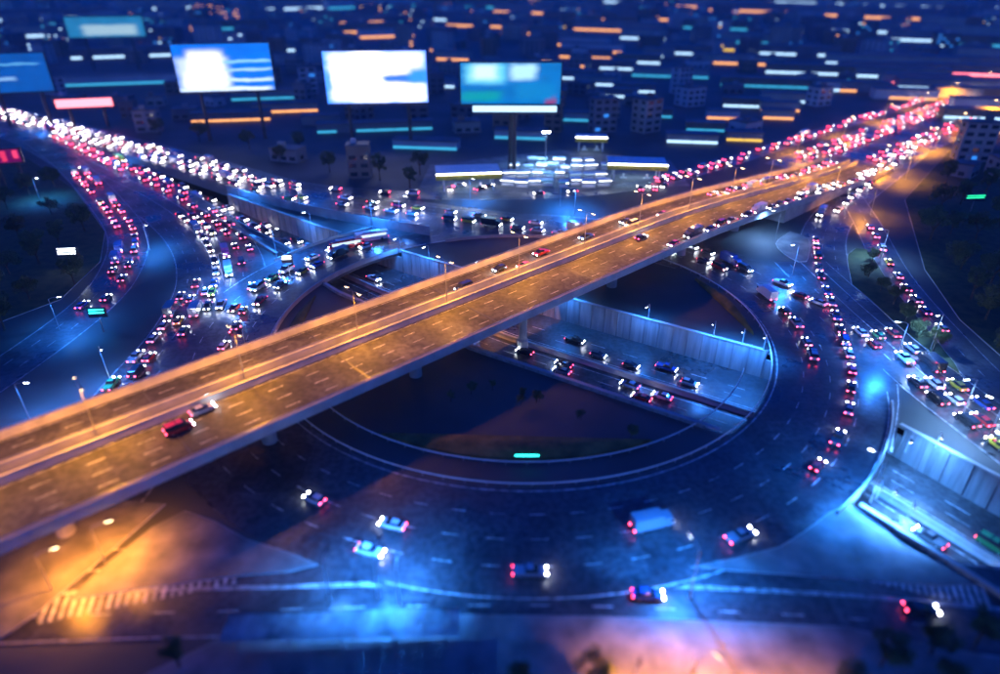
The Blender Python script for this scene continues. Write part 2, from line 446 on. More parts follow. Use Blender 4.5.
# islands and pavements
def island(name, poly, mat='pavement', h=.14):
    pts = [Vector(p) for p in poly]
    o = MB().prism([(p.x, p.y) for p in pts], -.3, h + ZL[0]).build(name, M[mat]); ZL[0] += .004
    structure(o)
    k = MB().sweep([Vector((p.x, p.y, h)) for p in pts], [(-.15, -.2), (.15, -.2), (.15, .06), (-.15, .06)], closed=True)
    k.build('kerb', M['kerb'], o); return o
island('traffic_island', smooth(px((70, 600), (120, 555), (185, 512), (245, 540), (318, 566), (240, 576), (150, 588), (70, 600)), 6)[:-1])
island('traffic_island', smooth(px((690, 568), (780, 548), (850, 505), (900, 545), (975, 585), (880, 582), (780, 574), (690, 568)), 6)[:-1])
island('traffic_island', smooth(px((852, 285), (870, 300), (905, 332), (960, 375), (935, 340), (890, 285), (866, 250), (848, 255), (852, 285)), 6)[:-1], 'grass')
island('traffic_island', smooth(px((790, 232), (808, 240), (806, 262), (790, 258), (776, 244), (790, 232)), 4)[:-1])
island('plaza', [at(150, 674), at(20, 760), at(1000, 760), at(1000, 660), at(840, 628), at(600, 618), at(430, 616), at(250, 626)])
island('pavement', [at(-40, 560), at(-30, 660), at(40, 612), at(115, 548), at(165, 505), at(100, 500)])
# left verge
island('verge', px((-120, 250), (-20, 330), (60, 300), (100, 262), (105, 232), (75, 190), (30, 160), (-60, 140)), 'grass', .1)
island('verge', px((905, 200), (925, 270), (960, 320), (1050, 400), (1200, 460), (1200, 200), (1000, 150), (950, 150)), 'grass', .1)
# zebra crossings: every stripe a piece
def zebra(p0, p1, wid, nst, lab):
    p0, p1 = Vector(p0), Vector(p1); d = (p1 - p0).normalized(); yaw = atan2(d.y, d.x)
    root = structure(empty('zebra_crossing', p0, 0)); me = MB().box((0, 0, .012), (.55, wid, .024)).mesh('stripe', M['paint'])
    L = (p1 - p0).length
    for i in range(nst):
        o = put('stripe', me, root, d * (L * i / (nst - 1)) + Vector((0, 0, ZL[0] + .01)), yaw)
zebra(at(45, 612), at(235, 574), 4.2, 22, '')
zebra(at(800, 556), at(985, 598), 4.4, 26, '')

# ------------------------------------------------------------------ FLYOVER
fl = empty('flyover', fly(100, 110, 0), FYAW, 'orange lit concrete flyover with twin carriageways crossing over the ring road', 'flyover')
FO = fl.location
SS = list(range(-60, 340, 8))
def line(n_, dz=0, ss=SS): return [Vector((s - 100, n_ - 110, flyz(s) + dz)) for s in ss]   # in the flyover's own frame
def deck(n0, n1):
    c = (n0 + n1) / 2; hw = (n1 - n0) / 2
    m = MB().sweep(line(c), [(-hw, 0), (hw, 0), (hw, -.5), (hw - .9, -.9), (hw * .5, -2.1), (-hw * .5, -2.1), (-hw + .9, -.9), (-hw, -.5)])
    m.build('deck', M['concrete'], fl)
    MB().ribbon(line(c, .02), -hw + .6, hw - .6).build('deck_surface', M['deck_asphalt'], fl)
    for e, sgn in ((n0, 1), (n1, -1)):
        p = MB().sweep(line(e + sgn * .3), [(-.36, -.48), (.36, -.48), (.34, .35), (.2, 1.45), (-.2, 1.45), (-.34, .35)])
        p.build('parapet', M['parapet'], fl)
        j = MB().sweep(line(e + sgn * .3, 1.453), [(-.3, 0), (.3, 0), (.3, .14), (-.3, .14)])
        j.build('coping', M['parapet'], fl)
        hr = MB().sweep(line(e + sgn * .3, 1.95), [(-.05, 0), (.05, 0), (.05, .09), (-.05, .09)])
        for s in range(-60, 334, 4): hr.box((s - 100, e + sgn * .3 - 110, flyz(s) + 1.77), (.08, .08, .36))
        hr.build('hand_rail', M['steel'], fl)
deck(115.0, 125.6); deck(95.4, 112.0)
mk = MB()
for n_ in (116.2, 124.4, 96.6, 110.8): mk.ribbon(line(n_, .032), -.1, .1)
for n_ in (118.5, 121.3, 100.4, 104.0, 107.6):
    for s in range(-58, 330, 8): mk.ribbon([Vector((q - 100, n_ - 110, flyz(q) + .032)) for q in (s, s + 3)], -.1, .1)
mk.build('lane_marking', M['paint'], fl)['kind'] = 'stuff'
ej = MB()
for s in range(-50, 330, 35):
    for a, b in ((115.3, 124.5), (96.3, 111.7)): ej.box((s - 100, (a + b) / 2 - 110, flyz(s) + .03), (.35, b - a, .03))
ej.build('expansion_joint', M['dark_steel'], fl)['kind'] = 'stuff'
for s in (-35, 0, 35, 70, 104, 140, 175, 208):
    for n_ in (104, 120):
        p = fly(s, n_); zb = -.2
        u, v = p.dot(U), p.dot(V)
        if interp(NEAR, u) < v < interp(FAR, u): zb = trz(u)
        zt = flyz(s) - 2.05
        q = MB(); x, y = s - 100, n_ - 110
        q.tube((x, y, zb - .1), (x, y, zb + 2.6), 1.45, 1.45, 20); q.tube((x, y, zb + 2.6), (x, y, zb + 2.9), 1.45, 1.05, 20, caps=False)
        q.tube((x, y, zb + 2.85), (x, y, zt - 1.2), 1.05, 1.05, 20, caps=False)
        pier = q.build('pier', M['concrete'], fl)
        h = MB(); hw = 3.6 if n_ == 120 else 5.6
        h.prism([(-hw, -.1), (hw, -.1), (hw, -.6), (1.2, -1.5), (-1.2, -1.5), (-hw, -.6)], -1.1, 1.1)
        me = h.mesh('pier_cap', M['concrete'])
        me.transform(Matrix(((0, 0, 1, x), (1, 0, 0, y), (0, 1, 0, zt + .1), (0, 0, 0, 1))))
        put('pier_cap', me, pier)
# solid ramp below the low end
rm = MB()
for n0, n1 in ((114.9, 124.9), (95.9, 112.1)):
    ss = [s for s in SS if s >= 225]
    pts = [Vector((s - 100, (n0 + n1) / 2 - 110, 0)) for s in ss]
    vs = []
    for s in ss:
        zt = max(flyz(s) - .5, .05)
        vs += [(s - 100, n0 - 110, -.2), (s - 100, n0 - 110, zt), (s - 100, n1 - 110, zt), (s - 100, n1 - 110, -.2)]
    f = []
    for i in range(len(ss) - 1):
        for q in range(3): f.append((i * 4 + q, i * 4 + q + 1, i * 4 + 5 + q, i * 4 + 4 + q))
    f.append((0, 1, 2, 3)); rm.add(vs, f)
rm.build('ramp_wall', M['concrete'], fl)

# ------------------------------------------------------------------ where a thing stands, in words
def toview(p):
    d = p.y * CP + (H - p.z) * SP; u = p.y * SP - (H - p.z) * CP
    return 500 + FPX * p.x / d, 337 - FPX * u / d
MARKS = [(31, 73, 'the far left hoarding'), (117, 27, 'the pale teal hoarding'), (238, 68, 'the blue and white hoarding'), (382, 77, 'the white hoarding'), (510, 84, 'the teal hoarding'), (91, 103, 'the low pink sign'),
         (470, 176, 'the left market canopy'), (640, 165, 'the right market canopy'), (590, 141, 'the dim small canopy'), (972, 36, 'the white rows at upper right'), (900, 108, 'the boulevard traffic'), (760, 150, 'the foot of the ramp'),
         (700, 20, 'the amber lights far off'), (600, 30, 'the far skyline lights'), (820, 30, 'the far lights at right'), (300, 10, 'the far skyline at left'), (880, 70, 'the boulevard end')]
MARKS2 = [(73, 258, 'the three line sign'), (104, 320, 'the turquoise sign'), (970, 205, 'the green sign'), (192, 425, 'the red van'), (372, 238, 'the white bus'), (527, 456, 'the turquoise light bar'), (345, 636, 'the shelter'),
          (140, 593, 'the left zebra crossing'), (890, 577, 'the right zebra crossing'), (802, 296, 'the three ring vehicles'), (544, 345, 'the middle pier'), (470, 176, 'the left market canopy'), (640, 165, 'the right market canopy'),
          (235, 340, 'the red signals'), (300, 215, 'the noise wall'), (382, 77, 'the white hoarding'), (238, 68, 'the blue and white hoarding'), (900, 110, 'the boulevard traffic'), (760, 160, 'the foot of the ramp'), (545, 150, 'the floodlight mast')]
def whereabouts(p, marks=None):
    x, y = toview(p); m = min(marks or MARKS, key=lambda q: hypot(q[0] - x, (q[1] - y) * 2)); dx, dy = x - m[0], (y - m[1]) * 2
    n = hypot(dx, dy); far = 'just ' if n < 40 else '' if n < 80 else 'far '
    if abs(dx) > 2.2 * abs(dy): w_ = 'left of' if dx < 0 else 'right of'
    elif abs(dy) > 2.2 * abs(dx): w_ = 'above' if dy < 0 else 'below'
    else: w_ = ('above left of' if dx < 0 else 'above right of') if dy < 0 else ('below left of' if dx < 0 else 'below right of')
    return far + w_ + ' ' + m[2]

# ------------------------------------------------------------------ LAMPS
def add_light(name, parent, loc, col, power, size=radians(158), blend=.6, rot=None, rad=.25):
    ld = bpy.data.lights.new(name, 'SPOT'); ld.color = col; ld.energy = power * KE; ld.spot_size = size; ld.spot_blend = blend; ld.shadow_soft_size = rad
    o = bpy.data.objects.new(name, ld); COL.objects.link(o); o.parent = parent; o.location = loc
    if rot: o.rotation_euler = rot
    return o
ORANGE = (1.0, .36, .008); BLUE = (.02, .22, 1.0); WHITEBLUE = (.20, .45, 1.0); SALMON = (1.0, .31, .015)
lampme = {}
def lamp_meshes(h, arms, kind):
    key = (h, arms, kind)
    if key in lampme: return lampme[key]
    pole = MB().tube((0, 0, 0), (0, 0, .5), .17, .17, 10).tube((0, 0, .5), (0, 0, h - .3), .12, .07, 10)
    arm = MB().path([(0, 0, -.35), (.7, 0, 0), (2.0, 0, .12)], .05)
    head = MB().box((2.45, 0, .14), (1.15, .42, .16)); lens = MB().box((2.45, 0, .03), (1.0, .36, .07))
    lampme[key] = (pole.mesh('pole', M['steel']), arm.mesh('arm', M['steel']), head.mesh('lamp_head', M['dark_steel']), lens.mesh('lens', M['lamp_warm' if kind == 'warm' else 'lamp_cool']))
    return lampme[key]
def street_lamp(base, yaw, label, group, h=9, arms=(1,), kind='cool', col=BLUE, power=5000, name='street_lamp', cone=radians(150)):
    r = empty(name, base, yaw, label, 'street lamp', group)
    p, a, hd, ln = lamp_meshes(h, arms, kind)
    put('pole', p, r)
    for sg in arms:
        put('arm', a, r, (0, 0, h), 0 if sg > 0 else pi); ho = put('lamp_head', hd, r, (0, 0, h), 0 if sg > 0 else pi); put('lens', ln, ho)
    for sg in arms: add_light('lamp_light', r, (sg * 2.45, 0, h - .1), col, power, cone)
    return r
for i, s in enumerate((-42, -16, 9.5, 36, 62, 87, 111.5, 138, 164, 192, 220, 248, 275, 303)):  # in-between lamps are added to even out the light along the deck
    street_lamp(fly(s, 113.5, flyz(s) - .6), FYAW + pi / 2, 'twin arm sodium lamp in the filled-in flyover median row, number %s from the near end' % ('one two three four five six seven eight nine ten eleven twelve thirteen fourteen'.split()[i]),
                'lamps along the flyover', 12.5, (1, -1), 'warm', ORANGE, 21000, cone=radians(150))
for i, s in enumerate((330, 385, 440, 500, 560, 640, 720, 820)):
    for n_ in (97, 140):
        street_lamp(fly(s, n_, 0), FYAW + (pi / 2 if n_ == 97 else -pi / 2), 'sodium street lamp by the boulevard, ' + whereabouts(fly(s, n_), MARKS2), 'lamps along the boulevard', 11, (1,), 'warm', ORANGE, 60000)
# underpass lamps on the far wall coping
for i, u in enumerate((-176, -132, -120, -100, -70, -47, -30, -23, -18)):
    where = ('far left of the underpass wall', 'left part of the underpass wall', 'left underpass wall beside the flyover', 'underpass wall behind the flyover', 'underpass wall just right of the flyover', 'middle of the right underpass wall',
             'right underpass wall, left of the last two lamps', 'right end of the underpass wall, left of a pair', 'very end of the underpass wall by the ring road')[i]
    street_lamp(und(u, interp(FAR, u), .9), UYAW - pi / 2, 'cool white lamp on the ' + where, 'lamps along the underpass wall', 4.6, (1,), 'cool', BLUE, 16000, 'wall_lamp')
for i, (x, y) in enumerate(((905, 440), (935, 436), (876, 486), (890, 490), (908, 505))):
    lab = ('left of two bright lamps above the sunken exit road', 'brightest lamp above the sunken exit road at right', 'leftmost of three lamps beside the zebra crossing at right', 'middle of three lamps beside the sunken exit road', 'rightmost of three lamps beside the sunken exit road')[i]
    street_lamp(at(x, y + 12, 0), UYAW - pi / 2, 'cool white lamp, ' + lab, 'lamps at the right underpass exit', 4.2, (1,), 'cool', (.08, .33, 1), 18000, 'wall_lamp')
# ring lamps, cool
for i, a in enumerate((20, -12, -48, -75, -105, -135, 150, 165, 125, 75)):
    p = RC + Vector((cos(radians(a)), sin(radians(a)), 0)) * (RO + 2.0)
    if 84 < p.dot(N) < 134: continue
    if -20 < a < -5: p = RC + Vector((cos(radians(a)), sin(radians(a)), 0)) * (RO + 4)
    street_lamp(p, radians(a + 180), 'cool street lamp round the ring, ' + whereabouts(p, MARKS2), 'lamps round the ring road', 10, (1,), 'cool', BLUE, 52000)
for i, (x, y) in enumerate(((40, 200), (150, 250), (60, 330), (110, 380), (30, 420), (240, 200), (300, 205), (400, 220), (470, 200), (560, 206), (120, 160), (40, 130))):
    street_lamp(at(x, y), random.uniform(-1, 1), 'cool street lamp at left, ' + whereabouts(at(x, y), MARKS2), 'lamps beside the left hand roads', 9, (1,), 'cool', BLUE, 27000)
for i, (x, y) in enumerate(((880, 260), (930, 350), (985, 445), (870, 215), (960, 420), (905, 180), (935, 148), (775, 240), (835, 190))):
    warm = y < 225
    street_lamp(at(x, y), random.uniform(2, 4), ('sodium' if warm else 'cool') + ' street lamp at right, ' + whereabouts(at(x, y), MARKS2), 'warm lamps at right' if warm else 'cool lamps at right', 10, (1,),
                'warm' if warm else 'cool', ORANGE if warm else WHITEBLUE, 26000 if warm else 22000)
# low plaza lamps, sodium, in the foreground
for i, (x, y) in enumerate(((52, 590), (105, 562))):
    street_lamp(at(x, y), .5, ('sodium lamp on the pavement below the flyover, nearer the left edge', 'sodium lamp on the pavement below the flyover, nearer the island')[i], 'lamps below the flyover', 7.5, (1,), 'warm', SALMON, 16000)
for i, (x, y) in enumerate(((630, 715), (725, 705), (815, 715), (690, 690))):
    street_lamp(at(x, y), 1.2 + i, 'sodium lamp at the bottom edge, ' + ('leftmost of four', 'third of four', 'rightmost of four', 'second of four')[i], 'lamps on the plaza', 7, (1,), 'warm', SALMON, 12000)
for i, (x, y) in enumerate(((330, 600), (400, 606))):
    street_lamp(at(x, y), pi / 2, ('cool lamp on the avenue kerb, above the left end of the shelter', 'cool lamp on the avenue kerb, above the right end of the shelter')[i], 'lamps by the shelter', 8, (1,), 'cool', (.05, .28, 1), 15000)

# ------------------------------------------------------------------ VEHICLES (local +x forward)
def loft(secs, mi=0, m=None):
    """secs: list of (x, z0, z1, halfwidth, topwidth factor)"""
    m = m or MB(); k = 8; vs = []
    for x, z0, z1, hw, tf in secs:
        zm = z0 + (z1 - z0) * .55
        vs += [(x, -hw * .93, z0), (x, -hw, z0 + .12), (x, -hw, zm), (x, -hw * tf, z1), (x, hw * tf, z1), (x, hw, zm), (x, hw, z0 + .12), (x, hw * .93, z0)]
    fs = []
    for i in range(len(secs) - 1):
        for q in range(k): fs.append((i * k + q, i * k + (q + 1) % k, (i + 1) * k + (q + 1) % k, (i + 1) * k + q))
    fs += [tuple(range(k)), tuple((len(secs) - 1) * k + q for q in range(k - 1, -1, -1))]
    return m.add(vs, fs, mi)
SHAPES = {
 'sedan': dict(body=[(-2.25, .42, .72, .78, .9), (-2.15, .3, .95, .86, .9), (-1.2, .24, 1.0, .9, .92), (.9, .24, 1.0, .9, .92), (1.9, .28, .82, .87, .88), (2.25, .36, .66, .74, .9)],
               cab=[(-1.75, .96, 1.0, .76, .9), (-1.1, .97, 1.42, .78, .82), (.1, .97, 1.45, .78, .82), (1.05, .95, .99, .76, .9)], roof=(-.5, 1.43, 1.35, 1.22), wb=(1.36, -1.32), hl=(2.16, .62, .6), tl=(-2.2, .74, .62)),
 'hatchback': dict(body=[(-1.95, .38, .8, .78, .9), (-1.88, .28, 1.0, .85, .9), (-1.2, .24, 1.03, .87, .92), (.8, .24, 1.02, .87, .92), (1.65, .28, .85, .84, .88), (1.98, .36, .68, .72, .9)],
               cab=[(-1.9, 1.0, 1.05, .72, .9), (-1.55, 1.0, 1.48, .76, .82), (.05, 1.0, 1.52, .76, .82), (1.05, .98, 1.02, .74, .9)], roof=(-.75, 1.5, 1.5, 1.2), wb=(1.2, -1.2), hl=(1.9, .66, .58), tl=(-1.93, .85, .6)),
 'pickup': dict(body=[(-2.6, .5, .95, .84, .95), (-2.55, .42, 1.08, .9, .95), (-.7, .4, 1.1, .92, .94), (.9, .38, 1.1, .92, .94), (2.2, .4, 1.0, .9, .9), (2.6, .48, .8, .8, .9)],
               cab=[(-.75, 1.08, 1.12, .8, .95), (-.55, 1.08, 1.72, .8, .86), (.55, 1.08, 1.75, .8, .86), (1.35, 1.06, 1.1, .8, .9)], roof=(0, 1.735, 1.1, 1.28), wb=(1.65, -1.55), hl=(2.5, .82, .66), tl=(-2.58, .85, .74)),
 'van': dict(body=[(-2.4, .4, 1.2, .88, .95), (-2.35, .3, 1.3, .93, .97), (1.2, .3, 1.25, .93, .97), (2.0, .32, 1.05, .92, .92), (2.4, .4, .8, .8, .9)],
               cab=[(-2.36, 1.26, 1.95, .88, .9), (-.4, 1.28, 2.08, .88, .88), (1.0, 1.24, 2.0, .88, .88), (1.85, 1.08, 1.12, .84, .9)], roof=(-.7, 2.045, 2.9, 1.45), wb=(1.5, -1.4), hl=(2.28, .72, .66), tl=(-2.4, .95, .78)),
}
PAINT = {'white': (.72, .72, .72), 'silver': (.45, .46, .48), 'black': (.02, .02, .022), 'grey': (.14, .145, .15), 'red': (.42, .03, .03), 'blue': (.03, .08, .3), 'yellow': (.65, .45, .04), 'green': (.04, .25, .08), 'pink': (.7, .12, .3)}
PM = {k: surf('paint_' + k, v, v, .25, None, 1, metal=.3 if k in ('silver', 'grey') else 0, coat=1.0) for k, v in PAINT.items()}
SHAPES['truck'] = dict(body=[(1.5, .55, 2.2, 1.0, .96), (1.6, .5, 2.35, 1.05, .96), (3.1, .5, 2.3, 1.05, .94), (3.45, .5, 1.7, 1.03, .95), (3.5, .55, 1.3, 1.0, .95)],
               cab=[(2.6, 1.45, 1.5, 1.0, .98), (2.8, 1.42, 2.15, 1.07, .95), (3.2, 1.42, 2.1, 1.07, .95), (3.56, 1.4, 1.45, .95, .97)], roof=(-1.1, 1.85, 5.0, 2.25), wb=(2.5, -2.3), hl=(3.44, .8, .75), tl=(-3.62, .8, .85))
NAMES_ROOF = {'truck': 'cargo_box'}
_cm = {}
def car_meshes(kind, colour):
    key = (kind, colour)
    if key in _cm: return _cm[key]
    S = SHAPES[kind]
    if kind not in _cm:
        win = loft(S['cab']).mesh('windows', M['car_glass'])
        wh = MB().tube((0, -.11, 0), (0, .11, 0), .33, .33, 14).tube((0, -.118, 0), (0, .118, 0), .19, .19, 10, 1).mesh('wheel', [M['rubber'], M['steel']])
        hl = MB().box((0, 0, 0), (.12, .34, .17)).mesh('headlight', M['head'])
        tl = MB().box((0, 0, 0), (.08, .34, .20)).mesh('taillight', M['tail'])
        bumper = MB().box((0, 0, 0), (.16, 1.45, .16)).mesh('bumper', M['rubber'])
        _cm[kind] = (win, wh, hl, tl, bumper)
    b = loft(S['body'])
    body = b.mesh('body', PM[colour])
    rx, rz, rl, rw = S['roof']
    rf = MB().box((rx, 0, rz), (rl, rw, .06), taper=.94) if kind != 'truck' else MB().box((rx, 0, rz), (rl, rw, 2.4)).box((rx, 0, .58), (rl, .9, .24))
    roof = rf.mesh('roof', PM[colour])
    _cm[key] = (body, roof); return _cm[key]
def far_mesh(kind, colour):
    key = ('far', kind, colour)
    if key not in _cm:
        S = SHAPES[kind]; m = loft(S['body'], 0); loft(S['cab'], 1, m)
        rx, rz, rl, rw = S['roof']; m.box((rx, 0, rz), (rl, rw, .06 if kind != 'truck' else 2.4), 0, 0)
        for sy in (-1, 1):
            m.box((S['hl'][0] + .08, sy * S['hl'][2], S['hl'][1] + .05), (.12, .42, .26), 0, 2); m.box((S['tl'][0] - .04, sy * S['tl'][2], S['tl'][1]), (.1, .44, .26), 0, 3)
            for x in S['wb']: m.tube((x, sy * .8 - .1, .33), (x, sy * .8 + .1, .33), .33, .33, 8, 4)
        _cm[key] = m.mesh('car', [PM[colour], M['car_glass'], M['head_far'], M['tail'], M['rubber']])
    return _cm[key]
CARCOUNT = [0]
NAMES = {'sedan': 'sedan_car', 'hatchback': 'hatchback_car', 'pickup': 'pickup_truck', 'van': 'passenger_van', 'truck': 'box_truck'}
def car(kind, colour, loc, yaw, label, group, far=False):
    CARCOUNT[0] += 1
    cat = 'pickup truck' if kind == 'pickup' else 'truck' if kind == 'truck' else 'van' if kind == 'van' else 'car'
    if far:
        o = put(NAMES[kind], far_mesh(kind, colour), None, loc, yaw); return tag(o, label, cat, group)
    r = empty(NAMES[kind], loc, yaw, label, cat, group)
    body, roof = car_meshes(kind, colour); win, wh, hl, tl, bu = _cm[kind]; S = SHAPES[kind]
    put('body', body, r); put('windows', win, r); put(NAMES_ROOF.get(kind, 'roof'), roof, r); put('bumper', bu, r, (S['hl'][0] + .03, 0, S['body'][-1][1] + .06)); put('bumper', bu, r, (S['tl'][0], 0, S['body'][0][1] + .02))
    for sy in (-1, 1):
        for x in S['wb']: put('wheel', wh, r, (x, sy * .8, .33))
        put('headlight', hl, r, (S['hl'][0] + .06, sy * S['hl'][2], S['hl'][1] + .05))
        put('taillight', tl, r, (S['tl'][0] - .02, sy * S['tl'][2], S['tl'][1]))
    return r
def pick():
    k = random.choices(['sedan', 'hatchback', 'pickup', 'van', 'truck'], [4.4, 3, 2.2, 1.5, .9])[0]
    c = random.choices(list(PAINT), [4, 4, 3, 3, 1, 1, .8, .6, .5])[0]
    return k, c
def thirds(P, d, a, b):
    t = (d - a) / max(1, b - a); e0 = along(P, min(max(a, 0), length(P) - .1))[0]; e1 = along(P, b - .1)[0]
    if e0 is None or e1 is None: return ''
    if e0.length < e1.length: t = 1 - t
    return ', far end' if t < .25 else ', far half' if t < .5 else ', near half' if t < .75 else ', near end'
def stream(P, z, lanes, rev, gap, group, phrase, start=0, end=None, far_d=255, jit=.42):
    """cars along line P; lanes are offsets to its left; rev turns them round"""
    T = length(P); end = T if end is None else min(end, T)
    for ln in lanes:
        d = start + random.uniform(0, gap)
        while d < end:
            p, yaw = along(P, d)
            if p is None: break
            L = Vector((-sin(yaw), cos(yaw), 0)); q = p + L * (ln + random.uniform(-.25, .25)); q.z = z(q) if callable(z) else z
            k, c = pick()
            y = yaw + pi if rev else yaw
            car(k, c, q, y + random.uniform(-.02, .02), '%s %s %s' % (c, 'pickup' if k == 'pickup' else k, phrase) + thirds(P, d, start, end), group, (q - cam.location).length > far_d)
            d += max(gap * random.uniform(1 - jit, 1 + jit), 6.2 if k != 'truck' else 9.0) + (gap * random.uniform(.8, 2) if random.random() < .1 else 0)
def frac(P, x0, x1):
    """distances along P where its picture x passes x0 and x1 (by nearest survey point)"""
    best = {}
    for t in (x0, x1):
        tp = at(*t); bd = 1e9; acc = 0
        for a, b in zip(P, P[1:]):
            dd = (a - tp).length
            if dd < bd: bd = dd; best[t] = acc
            acc += (b - a).length
    return best[x0], best[x1]
ZR = .16
a, b = frac(R1, (-20, 107), (310, 195))
stream(R1, ZR, (-9, -5.2, -1.7, 1.8, 5.2), False, 11.5, 'cars queueing on the frontage road', 'with white headlamps queueing on the far frontage road at upper left', a, b)
a, b = frac(R1, (330, 200), (600, 236)); stream(R1, ZR, (-5.2, 1.8), False, 11, 'cars on the far side frontage road', 'on the far frontage road behind the flyover', a, b)
a, b = frac(R2, (330, 190), (620, 188)); stream(R2, ZR, (0,), True, 17, 'cars on the far slip road', 'on the slip road curving past the lit market', a, b)
a, b = frac(R2, (650, 183), (940, 95)); stream(R2, ZR, (-2, 2), False, 12, 'cars leaving along the left of the ramp', 'showing tail lamps leaving beside the ramp', a, b)
a, b = frac(R4, (45, 140), (215, 270)); stream(R4, ZR, (6, 9.8), True, 12, 'cars going away on the approach road', 'showing tail lamps on the left approach road', a, b)
a, b = frac(R4, (215, 235), (205, 325)); stream(R4, ZR, (-1.5, 2.2), False, 8.2, 'cars packed on the approach road', 'with bright headlamps packed together left of the ring', a - 26, b)
a, b = frac(R4, (222, 285), (150, 395)); stream(R4, ZR, (-10, -7, -3.8), True, 10, 'cars with red lamps left of the flyover', 'showing tail lamps heading up the near approach road', a, b)
stream(R4, ZR, (8.6,), True, 13, 'cars with red lamps left of the flyover', 'showing tail lamps heading up the near approach road', a, b)
a, b = frac(R5, (75, 170), (75, 320)); stream(R5, ZR, (-2, 2.4), True, 10, 'cars on the branch road', 'showing tail lamps on the curving branch road at far left', a, b)
a, b = frac(R6, (930, 135), (835, 225)); stream(R6, ZR, (-4.5, 0), False, 15, 'cars coming down the side road', 'with headlamps coming down the side road at right', a, b)
a, b = frac(R6, (826, 245), (860, 400)); stream(R6, ZR, (-2.2,), True, 8, 'cars beside the right of the ring', 'showing tail lamps on the road right of the ring', a, b)
a, b = frac(R7, (868, 225), (950, 340)); stream(R7, ZR, (0,), True, 8.5, 'cars on the right turning road', 'with headlamps on the turning road at far right', a, b)
a, b = frac(R8, (868, 325), (1010, 440)); stream(R8, ZR, (-4.5, -1, 3.5), True, 8, 'cars on the exit road', 'with headlamps on the wide exit road at right', a, b)
a, b = frac(R9, (300, 585), (1010, 612)); stream(R9, ZR, (-1.9,), False, 34, 'cars on the avenue', 'on the dark avenue at the bottom of the view', a + 40, b)
a, b = 40, 330; stream(R10, lambda q: .16, (-15, -11, -7), False, 16, 'cars on the boulevard, right side', 'on the far boulevard heading away on the right side', a, 420)
stream(R10, lambda q: .16, (8, 12, 16, 20), False, 12, 'cars on the boulevard, left side', 'showing tail lamps leaving on the far boulevard', 20, 430)
# ring: angles in degrees, counterclockwise traffic
def ring_cars(r, a0, a1, gap, ccw, group, phrase):
    P = arc(r, radians(a0), radians(a1), 0, 80); stream(P, ZR, (0,), not ccw, gap, group, phrase)
ring_cars(RI + 9.5, 128, 176, 8.5, True, 'cars on the left of the ring', 'with headlamps coming round the left of the ring')
ring_cars(RI + 15, 126, 180, 9.5, True, 'cars on the left of the ring', 'with headlamps coming round the left of the ring')
ring_cars(RI + 9, -20, 14, 7.5, True, 'cars going away on the right of the ring', 'showing tail lamps going up the right of the ring')
ring_cars(RI + 15, 23, 50, 7.5, False, 'cars coming round the far right of the ring', 'coming from under the flyover on the ring road')
ring_cars(RI + 9, 28, 52, 7.5, False, 'cars coming round the far right of the ring', 'coming from under the flyover on the ring road')
ring_cars(RI + 13, 238, 256, 17, False, 'cars on the near left of the ring', 'showing tail lamps on the near left of the ring')
ring_cars(RI + 19, 240, 296, 26, True, 'cars on the near edge of the ring', 'on the near edge of the ring road')
ring_cars(RI + 12, 276, 286, 22, True, 'cars on the near right of the ring', 'rounding the near bend of the ring')
ring_cars(RI + 16, 306, 332, 13, True, 'cars on the near right bend', 'showing tail lamps on the near right bend of the ring')
# underpass
def up_cars(off, u0, u1, gap, rev, group, phrase):
    P = [und(u, mid_v(u) + off, 0) for u in range(u0, u1, 4)]
    stream(P, lambda q: trz(q.dot(U)) + .02, (0,), rev, gap, group, phrase)
up_cars(5.4, -66, -18, 13, False, 'cars in the far underpass lanes', 'in the lit underpass lanes beside the tall wall'); up_cars(8.8, -66, -18, 19, False, 'cars in the far underpass lanes', 'in the lit underpass lanes beside the tall wall')
up_cars(-3.2, -80, -16, 14, True, 'cars in the near underpass lanes', 'in the near underpass lanes before the median'); up_cars(-6.5, -60, -18, 24, True, 'cars in the near underpass lanes', 'in the near underpass lanes before the median')
up_cars(5.4, -140, -108, 9, False, 'cars in the underpass left of the flyover', 'in the underpass opening left of the flyover')
up_cars(4.5, 18, 60, 14, False, 'cars leaving the underpass at right', 'leaving the underpass at lower right'); up_cars(-3.5, 18, 60, 16, True, 'cars leaving the underpass at right', 'leaving the underpass at lower right')
up_cars(7, -330, -165, 10, False, 'cars descending to the underpass', 'with headlamps on the ramp descending to the underpass'); up_cars(3.6, -330, -165, 13, False, 'cars descending to the underpass', 'with headlamps on the ramp descending to the underpass')
# flyover
def fly_cars(n_, s0, s1, gap, rev, group, phrase):
    P = [fly(s, n_) for s in range(s0, s1, 4)]
    stream(P, lambda q: flyz(q.dot(D)) + .03, (0,), rev, gap, group, phrase)
fly_cars(117, 95, 200, 19, True, 'cars on the left carriageway of the flyover', 'with headlamps on the left carriageway of the flyover')
fly_cars(119.9, 100, 180, 15, True, 'cars on the left carriageway of the flyover', 'with headlamps on the left carriageway of the flyover')
fly_cars(98.6, 158, 262, 8, True, 'cars coming up the flyover ramp', 'with headlamps in the outer lane of the flyover ramp')
fly_cars(98.6, 262, 330, 9, True, 'cars coming up the flyover ramp', 'with headlamps in the outer lane of the flyover ramp')
fly_cars(102.2, 250, 330, 10, True, 'cars coming up the flyover ramp', 'with headlamps in the outer lane of the flyover ramp')
fly_cars(121, 215, 330, 10, False, 'cars descending the far ramp', 'showing tail lamps descending the far flyover ramp')
fly_cars(118, 215, 330, 12, False, 'cars descending the far ramp', 'showing tail lamps descending the far flyover ramp')
